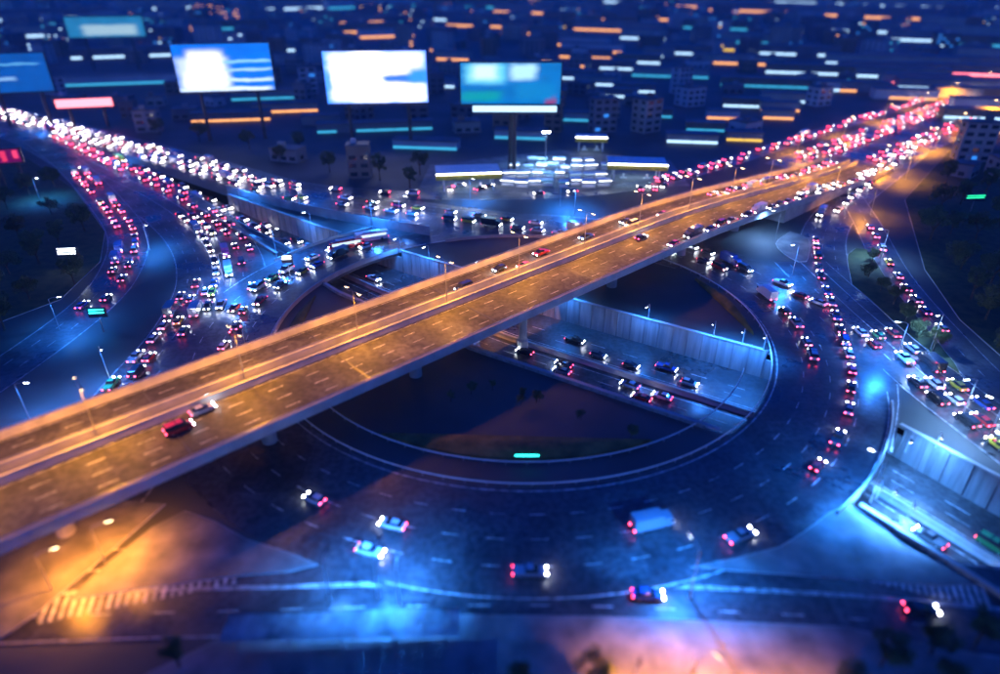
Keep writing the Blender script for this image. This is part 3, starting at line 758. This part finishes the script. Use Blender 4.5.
for kind, colour, (x, y), yaw, lab, zz in (
    ('van', 'red', (180, 431), FYAW, 'red van with lit tail lamps alone on the near flyover carriageway', 8.53), ('sedan', 'silver', (203, 412), FYAW, 'silver sedan with red tail lamps ahead of the red van on the flyover', 8.53),
    ('sedan', 'black', (641, 239), FYAW, 'black sedan with red tail lamps by the flyover median', 8.53),
    ('pickup', 'white', (782, 285), radians(-52), 'white pickup truck leading three vehicles on the ring, right of the flyover', ZR), ('sedan', 'red', (799, 297), radians(128), 'red sedan between a pickup and a white car on the ring', ZR),
    ('sedan', 'white', (818, 304), radians(126), 'white sedan hindmost of three vehicles on the right of the ring', ZR)):
    car(kind, colour, at(x, y, zz), yaw, lab, None)
# two buses on the ring near (375,235)
def bus(loc, yaw, colour, label):
    r = empty('city_bus', loc, yaw, label, 'bus', None)
    MB().box((0, 0, .95), (11, 2.5, 1.3)).box((0, 0, 2.75), (10.98, 2.46, .5)).build('body', PM[colour], r)
    g_ = MB()
    for i in range(9): g_.box((-4.8 + i * 1.2, 0, 2.06), (.1, 2.47, .92))
    g_.build('window_pillar', PM[colour], r)['kind'] = 'stuff'
    me = MB().box((0, 0, 0), (1.06, 2.4, .84)).mesh('window', glow('bus_window_' + colour, (.55, .75, 1), 1.6))
    for i in range(8): put('window', me, r, (-4.2 + i * 1.2, 0, 2.06))
    wh = MB().tube((0, -.15, 0), (0, .15, 0), .48, .48, 16).mesh('wheel', M['rubber'])
    for x in (-3.2, 3.4):
        for sy in (-1, 1): put('wheel', wh, r, (x, sy * 1.12, .48))
    hl = MB().box((0, 0, 0), (.1, .42, .22)).mesh('headlight', M['head']); tl = MB().box((0, 0, 0), (.1, .3, .4)).mesh('taillight', M['tail'])
    for sy in (-1, 1): put('headlight', hl, r, (5.52, sy * .9, .8)); put('taillight', tl, r, (-5.52, sy * 1.0, 1.1))
    MB().box((0, 0, 3.15), (6, 1.5, .22)).build('roof_unit', M['white_metal'], r)
bus(at(372, 240, ZR), radians(205), 'white', 'white bus with lit windows rounding the far left of the ring')
bus(at(346, 248, ZR), radians(209), 'red', 'red bus behind the white one on the far left of the ring')
bus(fly(700, 136, .16), FYAW, 'blue', 'blue bus with lit windows far along the boulevard')

# ------------------------------------------------------------------ SCREENS, MARKET, SIGNS
def screen_mat(name, base, rects, strength):
    """soft edged bright fields on a coloured ground; rects in 0..1 of the panel: (x0, x1, z0, z1, colour)"""
    m, n, l, b = new_mat(name); b.inputs["Base Color"].default_value = (.02, .02, .02, 1)
    tc = n.new("ShaderNodeTexCoord")
    nz = n.new("ShaderNodeTexNoise"); nz.inputs["Scale"].default_value = 5; nz.inputs["Detail"].default_value = 5; l.new(tc.outputs["Generated"], nz.inputs["Vector"])
    mo = n.new("ShaderNodeMix"); mo.data_type = 'RGBA'; mo.blend_type = 'LINEAR_LIGHT'; mo.inputs[0].default_value = .05
    l.new(tc.outputs["Generated"], mo.inputs[6]); l.new(nz.outputs["Color"], mo.inputs[7])
    sep = n.new("ShaderNodeSeparateXYZ"); l.new(mo.outputs[2], sep.inputs[0])
    rgb = n.new("ShaderNodeMix"); rgb.data_type = 'RGBA'; rgb.inputs[6].default_value = tuple(c * .5 for c in base) + (1,); rgb.inputs[7].default_value = tuple(c * 1.5 for c in base) + (1,)
    l.new(nz.outputs[0], rgb.inputs[0]); cur = rgb.outputs[2]
    def ramp(o, a, c):
        q = n.new("ShaderNodeMapRange"); q.interpolation_type = 'SMOOTHSTEP'; q.inputs[1].default_value = a; q.inputs[2].default_value = c; l.new(o, q.inputs[0]); return q.outputs[0]
    def mul(a, c):
        q = n.new("ShaderNodeMath"); q.operation = 'MULTIPLY'; l.new(a, q.inputs[0]); l.new(c, q.inputs[1]); return q.outputs[0]
    for x0, x1, z0, z1, c in rects:
        sx = min(.06, (x1 - x0) * .3); sz = min(.09, (z1 - z0) * .35)
        k = mul(mul(ramp(sep.outputs[0], x0 - sx, x0 + sx), ramp(sep.outputs[0], x1 + sx, x1 - sx)), mul(ramp(sep.outputs[2], z0 - sz, z0 + sz), ramp(sep.outputs[2], z1 + sz, z1 - sz)))
        mx = n.new("ShaderNodeMix"); mx.data_type = 'RGBA'; l.new(k, mx.inputs[0]); l.new(cur, mx.inputs[6]); mx.inputs[7].default_value = (*c, 1); cur = mx.outputs[2]
    l.new(cur, b.inputs["Emission Color"]); b.inputs["Emission Strength"].default_value = strength * KE
    return m
def screen(x0, x1, y0, y1, base_y, mat, label, legs=2):
    """LED hoarding: stands on the ground where the line of sight meets base_y"""
    b = at((x0 + x1) / 2, base_y); dist = b.y * CP + H * SP
    def hz(y):   # height of the picture row y at that distance
        t = (337 - y) / FPX
        return H + b.y * (t * CP - SP) / (CP + t * SP)
    zt, zb = hz(y0), hz(y1)
    wd = (x1 - x0) / FPX * (b.y * CP + (H - (zt + zb) / 2) * SP)
    r = empty('led_hoarding', b, atan2(-b.x, b.y) * .5, label, 'led screen', None)
    MB().box((0, 1.0, (zt + zb) / 2), (wd + 1.2, 1.6, zt - zb + 1.2)).build('frame', M['dark_steel'], r)
    MB().box((0, .1, 0), (wd, .12, zt - zb)).build('screen', mat, r, (0, 0, (zt + zb) / 2))
    MB().box((0, -.6, zb - .9), (wd, 1.4, .15)).build('catwalk', M['dark_steel'], r)
    if zt - zb > 8:
        fl_ = MB().box((0, 0, 0), (.5, 1.6, .12)).mesh('lamp_arm', M['dark_steel'])
        for i in range(6): put('lamp_arm', fl_, r, (wd * (-.42 + i * .168), -.9, zt + .7))
        br = MB()
        for i in range(8): br.tube((wd * (-.45 + i * .128), 1.9, zb), (wd * (-.45 + i * .128), 1.9, zt), .14)
        br.build('back_rib', M['dark_steel'], r)['kind'] = 'stuff'
    lg = MB()
    for i in range(legs):
        xx = 0 if legs == 1 else (-.3 + .6 * i / (legs - 1)) * wd
        MB().tube((xx, 1.2, -.2), (xx, 1.2, zb - .5), 1.0, .85, 14)  .build('column', M['dark_steel'], r)
    return b, wd, zt, zb
W_ = (.85, .82, 1.0); B1 = (.0, .09, .55); B2 = (.02, .3, .9)
screen(332, 433, 51, 103, 150, screen_mat('screen_white', (.02, .2, 1.0), [(.05, .97, .04, .97, (.62, .60, 1)), (.27, .6, .04, .97, (1, 1, 1)), (.55, .96, .06, .34, (1, 1, 1)), (.0, .05, .3, .6, (.05, .2, 1)), (.55, 1.1, .40, .55, (.02, .10, .7)), (.82, 1.1, .36, .66, (.02, .16, .8))], 2.6),
       'large white glowing led hoarding, brightest on the skyline')
screen(192, 284, 44, 91, 140, screen_mat('screen_blue', (.0, .14, .75), [(.02, .55, .05, .72, (.5, .62, 1)), (.14, .5, .08, .86, (1, 1, 1)), (.08, .3, .05, .4, (1, 1, 1)), (.5, 1, .2, .27, (.5, .7, 1)), (.5, 1, .42, .48, (.3, .55, 1)), (.5, 1, .6, .66, (.2, .5, 1)), (.0, .95, .0, .08, (.7, .85, 1))], 1.5),
       'blue and white glowing led hoarding left of the brightest one')
b3 = screen(460, 560, 63, 104, 170, screen_mat('screen_teal', (.0, .15, .5), [(.05, .45, .5, .97, (.15, .65, .9)), (.12, .35, .6, .95, (.65, .9, 1)), (.5, .75, .6, .97, (.45, .8, 1)), (.0, .4, .08, .3, (0, .3, .35)), (.85, .95, .0, .2, (.3, .02, .1)), (.55, .95, .1, .5, (.0, .2, .55))], 1.3),
       'teal glowing led hoarding on a single tall column', 1)
screen(472, 556, 106, 112, 172, M['lit_white'], 'thin white light bar on the column under the teal hoarding', 1)
screen(0, 62, 54, 92, 125, screen_mat('screen_dim', (.0, .09, .45), [(0, .5, .3, .4, (.25, .5, .9)), (0, .9, .7, .76, (.1, .4, .8))], 1.1), 'dim blue led hoarding at the far left edge')
screen(82, 152, 17, 37, 70, screen_mat('screen_pale', (.02, .25, .55), [(.2, .9, .1, .6, (.45, .7, .85))], .9), 'pale teal led hoarding far off at upper left')
screen(66, 117, 99, 107, 128, M['lit_pink'], 'low pink red led sign beside the frontage road')
screen(0, 30, 150, 163, 190, screen_mat('screen_red', (.1, .0, .06), [(.1, .3, .2, .8, (.9, .05, .15)), (.45, .6, .1, .9, (.7, .03, .1)), (.8, .95, .3, .9, (.9, .05, .15))], 1.4), 'small dark sign with red figures at the left edge')

def msg_sign(x, y, wd, label, rows=3, mat='lit_white_strong'):
    b = at(x, y); r = empty('message_sign', b, .1, label, 'road sign', None)
    MB().tube((0, 0, 0), (0, 0, 5), .16, .12, 10).build('post', M['steel'], r)
    MB().box((0, -.1, 5.6), (wd, .3, 2.6)).build('sign_board', M['dark_steel'], r)
    me = MB().box((0, 0, 0), (wd * .8, .06, .28)).mesh('light_line', M[mat])
    for i in range(rows): put('light_line', me, r, (-.1 * i, -.28, 6.4 - .8 * i))
msg_sign(73, 268, 6.5, 'dark message sign with three glowing lines by the trees at left')
msg_sign(104, 332, 4.4, 'small sign with turquoise light beside the branch road', 2, 'lit_cyan_strong')
msg_sign(290, 276, 3.2, 'small sign with white lines left of the underpass', 2)
msg_sign(970, 212, 9, 'green glowing sign among the dark trees at right', 2, 'lit_green')
b = at(527, 457, 1.3); r = empty('light_bar', b, 0, 'turquoise light bar lying on the grass between the guard rails', 'light', None)
MB().box((0, 0, .15), (4.6, .35, .3)).build('base', M['dark_steel'], r); MB().box((0, 0, .36), (4.4, .28, .12)).build('tube', M['lit_cyan_strong'], r)
def signal(x, y, label):
    r = empty('traffic_light', at(x, y), random.uniform(-.3, .3), label, 'traffic light', 'traffic lights')
    MB().tube((0, 0, 0), (0, 0, 4.2), .09, .07, 8).build('post', M['steel'], r); hd = MB().box((0, -.05, 4.7), (.42, .36, 1.15)).build('head', M['dark_steel'], r)
    MB().tube((0, -.24, 5.06), (0, -.3, 5.06), .16, .16, 12).build('red_lamp', M['tail'], hd)
    MB().tube((0, -.24, 4.7), (0, -.3, 4.7), .14, .14, 12).build('amber_lamp', M['dark_glass'], hd); MB().tube((0, -.24, 4.34), (0, -.3, 4.34), .14, .14, 12).build('green_lamp', M['dark_glass'], hd)
signal(234, 350, 'traffic light showing red left of the ring road'); signal(245, 344, 'second traffic light showing red, nearer the ring road')

# forecourt canopies and market
def canopy(x0, x1, y_top, base_y, hh, label, fascia='yellow_metal', yaw=0):
    b = at((x0 + x1) / 2, base_y); wd = (x1 - x0) / FPX * (b.y * CP + (H - hh) * SP); dp = wd * .55
    r = empty('forecourt_canopy', b, yaw, label, 'canopy', None)
    MB().box((0, 0, hh + .9), (wd, dp, .3)).build('roof', M['white_metal'], r)
    MB().box((0, 0, hh - .3), (wd + .3, dp + .3, 2.0)).build('fascia', M[fascia], r)
    MB().box((0, -dp / 2 - .2, hh + 1.15), (wd, .35, .5)).build('light_strip', M['lit_white_strong'], r)
    MB().box((0, 0, hh - 1.36), (wd * .8, dp * .7, .06)).build('ceiling_light', M['lit_white'], r)
    for sx in (-1, 1):
        for sy in (-1, 1): MB().tube((sx * wd * .38, sy * dp * .35, 0), (sx * wd * .38, sy * dp * .35, hh - 1.3), .3, .3, 10).build('column', M['white_metal'], r)
    for sx in (-.2, .2):
        pp = MB().box((sx * wd, 0, .9), (.9, .7, 1.8)).box((sx * wd, 0, .1), (3, 1.4, .2)).build('fuel_pump', M['white_metal'], r)
canopy(436, 500, 165, 187, 6.5, 'yellow banded forecourt canopy at the left end of the lit market', yaw=.12)
canopy(606, 664, 152, 178, 6.5, 'yellow banded forecourt canopy at the right end of the lit market', yaw=-.1)
canopy(575, 606, 133, 150, 6.0, 'small dim canopy standing behind the lit market', yaw=-.1)
structure(MB().prism([(p.x, p.y) for p in px((415, 196), (690, 186), (670, 160), (560, 150), (430, 165))], -.2, .015).build('forecourt', M['pavement']))
stall_me = {}
def stall(p, yaw, wd, mat, label):
    r = empty('market_stall', p, yaw, label, 'market stall', 'lit market stalls')
    MB().box((0, 0, 2.9), (wd, 4.2, .18), taper=.9).build('awning', M['white_metal'], r)
    for sx in (-1, 1):
        for sy in (-1, 1): MB().tube((sx * wd * .45, sy * 1.9, 0), (sx * wd * .45, sy * 1.9, 2.8), .07).build('post', M['steel'], r)
    MB().box((0, .4, .5), (wd * .85, 1.2, 1.0)).build('counter', M['white_metal'], r)
    MB().box((0, -2.0, 2.72), (wd * .9, .14, .2)).build('light_tube', M[mat], r)
k = 0
for y, xs in ((186, range(505, 612, 14)), (178, range(510, 612, 13)), (171, range(515, 612, 13)), (164, range(530, 600, 15))):
    for x in xs:
        p = at(x + random.uniform(-3, 3), y + random.uniform(-1.5, 1.5)); k += 1
        stall(p, random.uniform(-.2, .2), random.uniform(4, 6.5), random.choice(['lit_white_strong', 'lit_white_strong', 'lit_teal', 'lit_white']), 'white awning market stall, ' + whereabouts(p, MARKS2))
ld = empty('floodlight_mast', at(545, 168), 0, 'tall floodlight mast standing in the middle of the bright market', 'floodlight')
MB().tube((0, 0, 0), (0, 0, 16), .3, .18, 12).build('mast', M['steel'], ld)
for sx in (-1, 0, 1): MB().box((sx * 1.2, -.2, 16.2), (.9, .4, .5)).build('flood_lamp', M['lamp_cool'], ld)
add_light('flood_light', ld, (0, 0, 15.6), (.25, .6, 1.0), 130000, radians(150))
for x in (450, 480, 640, 655):
    for q in range(2):
        kk, cc = pick(); car(kk, cc, at(x + q * 9, 190 - q * 3), random.uniform(0, 6), cc + ' ' + kk + ' parked on the lit forecourt', 'cars parked on the forecourt', True)

# noise wall below the frontage road
nw = empty('noise_wall', at(235, 196), 0, 'long blue lit panel wall beside the frontage road at left', 'wall')
pts = smooth(px((228, 194), (300, 212), (370, 226), (430, 236)), 5); o0 = nw.location
for a, b in zip(pts, pts[1:]):
    d = b - a; MB().box((0, 0, 1.7), (d.length - .08, .22, 3.4)).build('wall_panel', M['concrete'], nw, (a + b) / 2 - o0, atan2(d.y, d.x))

# shelter in the foreground
sh = empty('bus_shelter', at(345, 640), .03, 'long pale roofed shelter on the plaza at the bottom left', 'shelter')
sp = MB().box((0, 0, 0), (1.66, 4.2, .06))
for i in range(4): sp.box((-.6 + i * .4, 0, .06), (.07, 4.2, .07))
spm = sp.mesh('roof_panel', M['shelter_roof'])
for i in range(18): put('roof_panel', spm, sh, (-14.9 + i * 1.75, 0, 3.2 + random.uniform(-.02, .03)))
MB().box((0, 2.2, 3.15), (31.6, .14, .3)).build('gutter', M['dark_steel'], sh)
for i in range(5):
    for sy in (-1, 1): MB().tube((-14 + i * 7, sy * 1.6, 0), (-14 + i * 7, sy * 1.6, 3.15), .09).build('post', M['steel'], sh)
for i in range(4): MB().box((-10.5 + i * 7, 1.3, .5), (3.2, .5, .12)).box((-12 + i * 7, 1.3, .25), (.12, .4, .45)).box((-9 + i * 7, 1.3, .25), (.12, .4, .45)).build('bench', M['steel'], sh)

# ------------------------------------------------------------------ TREES
def tree_meshes(h, rad, leaves, seed):
    rnd = random.Random(seed); t = MB(); c = MB()
    t.tube((0, 0, -.1), (0, 0, h * .42), .035 * h, .02 * h, 8)
    for i in range(6):
        a = i * 1.05 + rnd.random(); tip = Vector((cos(a) * rad * .6, sin(a) * rad * .6, h * rnd.uniform(.6, .85)))
        t.tube((0, 0, h * rnd.uniform(.28, .42)), tip, .014 * h, .005 * h, 6)
    cl = []
    for i in range(16):
        a = rnd.uniform(0, 2 * pi); rr = rad * math.sqrt(rnd.random()) * .85
        cl.append((Vector((cos(a) * rr, sin(a) * rr, h * rnd.uniform(.5, .95) - rr * .15)), rad * rnd.uniform(.22, .42)))
    vs = []; fs = []
    for i in range(leaves):
        ce, cr = rnd.choice(cl); d = Vector((rnd.gauss(0, 1), rnd.gauss(0, 1), rnd.gauss(0, .8))).normalized()
        p = ce + d * cr * rnd.uniform(.5, 1.1); s = rnd.uniform(.16, .34) * (h / 9) ** .5
        a = Vector((rnd.gauss(0, 1), rnd.gauss(0, 1), rnd.gauss(0, 1))).normalized(); b = a.orthogonal().normalized()
        o = len(vs); vs += [p - a * s, p + b * s * .5, p + a * s, p - b * s * .5]; fs.append((o, o + 1, o + 2, o + 3))
    c.add(vs, fs)
    return t.mesh('trunk', M['bark']), c.mesh('crown', M['leaf'])
TV = [tree_meshes(8, 3.2, 2600, 1), tree_meshes(10, 4.2, 3200, 2), tree_meshes(6.5, 3.4, 2400, 3), tree_meshes(9, 2.8, 2400, 4)]
def tree(p, label, group, sc_=1.0, v=None):
    r = empty('street_tree', p, random.uniform(0, 6.28), label + ', ' + whereabouts(p, MARKS2), 'bush' if 'bush' in label else 'tree', group); s = sc_ * random.uniform(.85, 1.2); r.scale = (s, s, s * random.uniform(.9, 1.1))
    t, c = random.choice(TV) if v is None else TV[v]; put('trunk', t, r); put('crown', c, r)
spots_l = [(8, 210), (30, 195), (52, 215), (20, 240), (60, 245), (40, 265), (10, 275), (75, 285), (30, 300), (-8, 310), (55, 188), (-15, 235), (85, 232), (5, 330)]
for x, y in spots_l: tree(at(x, y), 'dark leafy tree on the left verge', 'trees on the left verge', 1.1)
spots_r = [(945, 185), (960, 205), (985, 195), (950, 235), (975, 240), (1000, 225), (960, 270), (990, 285), (1010, 255), (985, 320), (1015, 340), (940, 210), (1000, 300), (1020, 300), (970, 300), (1010, 380), (930, 240)]
for x, y in spots_r: tree(at(x, y), 'dark leafy tree on the right verge', 'trees on the right verge', 1.15)
for x, y in ((868, 278), (880, 292), (893, 305), (905, 322), (918, 338), (932, 352), (872, 262)): tree(at(x, y), 'small tree on the green island', 'trees on the right island', .6)
for x, y in ((880, 668), (930, 655), (975, 645), (1010, 668), (940, 690), (845, 690)): tree(at(x, y), 'dark tree at the bottom right', 'trees at the bottom right', .7)
for x, y in ((590, 690), (520, 690), (180, 668)): tree(at(x, y), 'dark tree at the bottom edge', 'trees at the bottom edge', .6)
for x, y in ((250, 150), (280, 163), (330, 172), (380, 180), (410, 188), (160, 135), (200, 142), (420, 175), (300, 150)): tree(at(x, y), 'dark tree behind the frontage road', 'trees behind the frontage road', 1.0)
for i in range(46):
    a = radians(random.uniform(200, 345)); p = RC + Vector((cos(a), sin(a), 0)) * random.uniform(22, 53)
    if p.dot(V) < interp(NEAR, p.dot(U)) - 10 and p.dot(N) < 92: tree(p + Vector((0, 0, .8)), 'low bush inside the ring', 'bushes inside the ring', .28)

# ------------------------------------------------------------------ THE CITY
BLOCKS = []
def clear(p, r):
    for P in (R1, R2, R4, R5, R6, R7, R8, R10):
        for q in P[::3]:
            if (q.xy - p.xy).length < r + 14: return False
    if (p - RC).length < RO + r + 6: return False
    u, v = p.dot(U), p.dot(V)
    if -360 < u < 200 and 90 < v < 200: return False
    s, n_ = p.dot(D), p.dot(N)
    if s > -80 and 88 - r < n_ < 148 + r: return False
    for q, rr in BLOCKS:
        if (q.xy - p.xy).length < r + rr: return False
    return True
lit_choice = ['lit_warm', 'lit_white', 'lit_teal', 'lit_yellow']
def building(p, wd, dp, hh, yaw, wall, label, group, lit=(), cat='building', name='city_block'):
    r = empty(name, p, yaw, label, cat, group)
    MB().box((0, 0, hh / 2 - .2), (wd, dp, hh)).build('wall', WALLS[wall], r)
    rf = MB().box((0, 0, hh + .0), (wd + .5, dp + .5, .5)).box((0, 0, hh + .4), (wd - .4, dp - .4, .1)).build('roof', M['roof'], r)
    rr = random.Random(int(p.x * 7 + p.y))
    MB().box((rr.uniform(-.25, .25) * wd, rr.uniform(-.2, .2) * dp, hh + 1.3), (wd * .22, dp * .25, 2.2)).build('plant_room', WALLS[(wall + 1) % 5], rf)
    floors = max(1, int(hh / 3.6)); cols = max(2, int(wd / 4.5))
    dark = MB()
    litm = {}
    for f in range(floors):
        for c in range(cols):
            x = -wd / 2 + (c + .5) * wd / cols; z = 1.9 + f * 3.6
            key = None
            if lit and rr.random() < lit[1]: key = lit[0] if rr.random() < .7 else rr.choice(lit_choice)
            m_ = dark if key is None else litm.setdefault(key, MB())
            m_.box((x, -dp / 2 - .02, z), (wd / cols * .62, .12, 1.7))
            m_.box((x, dp / 2 + .02, z), (wd / cols * .62, .12, 1.7))
    for c in range(max(1, int(dp / 5))):
        for f in range(floors):
            for sx in (-1, 1): dark.box((sx * (wd / 2 + .02), -dp / 2 + (c + .5) * dp / max(1, int(dp / 5)), 1.9 + f * 3.6), (.12, 2.4, 1.7))
    dark.build('window_grid', M['dark_glass'], r)['kind'] = 'stuff'
    for kx, mm in litm.items(): mm.build('lit_window', M[kx], r)['kind'] = 'stuff'
    return r
# made-up lit building rows, each standing for a streak of distant lights
ROWS = """0 97 20 w;131 190 10 w;22 80 37 w;83 167 58 w;272 323 10 w;278 293 52 w;260 311 113 o;306 335 125 t;75 180 85 t;330 392 24 o;350 393 33 o;366 408 38 o;433 453 52 o;440 465 61 o;435 452 88 w;440 493 22 w;456 524 28 o;
500 547 14 o;545 590 12 w;507 548 35 o;535 575 41 o;562 602 47 o;567 615 53 o;565 605 59 o;585 630 25 w;583 650 32 o;625 660 40 w;592 620 3 w;620 650 12 w;640 670 7 o;620 655 64 w;593 630 70 w;562 590 80 w;578 612 86 w;617 650 93 w;
600 633 98 w;645 670 58 w;660 715 8 o;780 860 5 w;860 935 8 w;720 800 13 o;800 870 17 o;870 935 20 o;830 890 33 w;893 945 42 w;763 830 56 w;835 905 66 w;725 768 44 t;665 705 55 w;700 730 51 y;775 845 75 w;
850 935 74 p;865 940 79 w;890 960 86 p;845 885 93 o;765 800 103 w;728 765 108 w;765 795 112 o;672 712 144 w;730 758 142 y;766 790 120 o;710 735 120 o;690 720 132 t;640 668 118 t;500 540 140 t;330 420 132 t;240 300 100 t;200 262 122 o;
960 1000 60 w;930 1000 68 o;950 1000 120 w;985 1010 100 t;955 1000 92 p;935 1000 29 w;950 1005 38 w;960 1000 47 t;880 930 100 o;900 950 68 o;920 1000 76 p;940 1000 99 o;870 920 64 o;820 860 92 w;905 960 90 w;960 1010 110 o;965 1000 134 o;700 760 65 o;600 660 20 o;480 530 70 o;400 450 150 t;560 600 122 t;430 500 8 t;200 260 30 t;340 420 8 t;690 740 30 t;730 800 88 t;640 700 78 t"""
GM = {'w': 'lit_white', 'o': 'lit_warm', 't': 'lit_teal', 'y': 'lit_yellow', 'p': 'lit_pink'}
CN = {'w': 'white', 'o': 'amber', 't': 'teal', 'y': 'yellow', 'p': 'pink'}
for row in ROWS.replace('\n', '').split(';'):
    x0, x1, y, c = row.split(); x0, x1, y = float(x0), float(x1), float(y); x0, x1 = x0 - (x1 - x0) * .14, x1 + (x1 - x0) * .14
    tilt = (x1 - x0) * .035 * (1 if (x0 + x1) / 2 > 420 else -1)
    p0, p1 = at(x0, y - tilt / 2), at(x1, y + tilt / 2)
    mid = (p0 + p1) / 2; d = p1 - p0; L = d.length; yaw = atan2(d.y, d.x); dist = (mid - cam.location).length
    band = max(1.2, dist * 1.7 / FPX); hh = band + max(3.0, dist * .009); dp = max(9, dist * .02)
    r = empty('light_streak_row', mid, yaw, '%s %s row imitating a light streak, %s' % ('long' if x1 - x0 > 42 else 'short', CN[c], whereabouts(mid)), 'building', 'made-up rows imitating %s light streaks' % CN[c])
    MB().box((0, dp / 2, hh / 2), (L, dp, hh)).build('wall', random.choice(WALLS), r); MB().box((0, dp / 2, hh + .2), (L + 1, dp + 1, .5)).build('roof', M['roof'], r)
    nb = max(2, int(L / max(10, dist * .012)))
    me = MB().box((0, -.1, 0), (L / nb * .97, .3, band)).mesh('streak_panel', M[GM[c]])
    for i in range(nb):
        if random.random() < .96: put('streak_panel', me, r, (-L / 2 + (i + .5) * L / nb, 0, band / 2 + .4))
    BLOCKS.append((mid, min(L * .4, 40)))
for x, y in ((238, 141), (382, 150), (510, 171), (30, 128), (115, 75), (545, 175), (470, 185), (640, 175), (970, 85), (590, 150)): BLOCKS.append((at(x, y), 26 if y > 100 else 40))
cnt = 0
for y in (4, 7, 10, 14, 18, 23, 28, 34, 40, 47, 55, 63, 72, 82, 93, 105, 118, 131, 145, 160, 176):
    x = -40 + random.uniform(0, 30)
    while x < 1040:
        p = at(x, y); sz = min(42, max(13, p.length * .028)) * random.uniform(.7, 1.2)
        if clear(p, sz * .62):
            far = p.length; hh = random.choice([6, 8, 10, 12, 14, 18]) * (1.0 if y > 60 else 1.25)
            litv = (random.choice(['lit_teal', 'lit_white', 'lit_warm', 'lit_blue', 'lit_blue']), random.choice([0, 0, .05, .12, .2]))
            wi = random.randrange(5); cn = ('grey', 'cream', 'brown', 'white', 'slate')[wi]
            building(p, sz, sz * random.uniform(.5, .9), hh, random.uniform(-.5, .5) + (FYAW if x > 600 else UYAW) * .4, wi,
                     '%s %s storey block%s, %s' % (cn, ('two', 'three', 'four', 'five', 'six', 'seven')[max(0, min(5, int(hh / 3.6) - 1))], '' if litv[1] == 0 else ' partly lit', whereabouts(p)),
                     'city blocks', litv)
            BLOCKS.append((p, sz * .62)); cnt += 1
        x += random.uniform(34, 60) * (1 if y > 30 else .8)
print('cars', CARCOUNT[0], 'blocks', cnt, 'objects', len(sc.objects))

# ------------------------------------------------------------------ night haze over the city
hz_m = bpy.data.materials.new('haze'); hz_m.use_nodes = True; hn = hz_m.node_tree.nodes; hn.clear()
hv = hn.new("ShaderNodeVolumePrincipled"); hv.inputs["Color"].default_value = (.75, .85, 1, 1); hv.inputs["Density"].default_value = .00018; hv.inputs["Anisotropy"].default_value = .3
ho_ = hn.new("ShaderNodeOutputMaterial"); hz_m.node_tree.links.new(hv.outputs[0], ho_.inputs["Volume"])
tag(MB().box((0, 0, 37.1), (26000, 26000, 90)).build('haze', hz_m), kind='stuff')
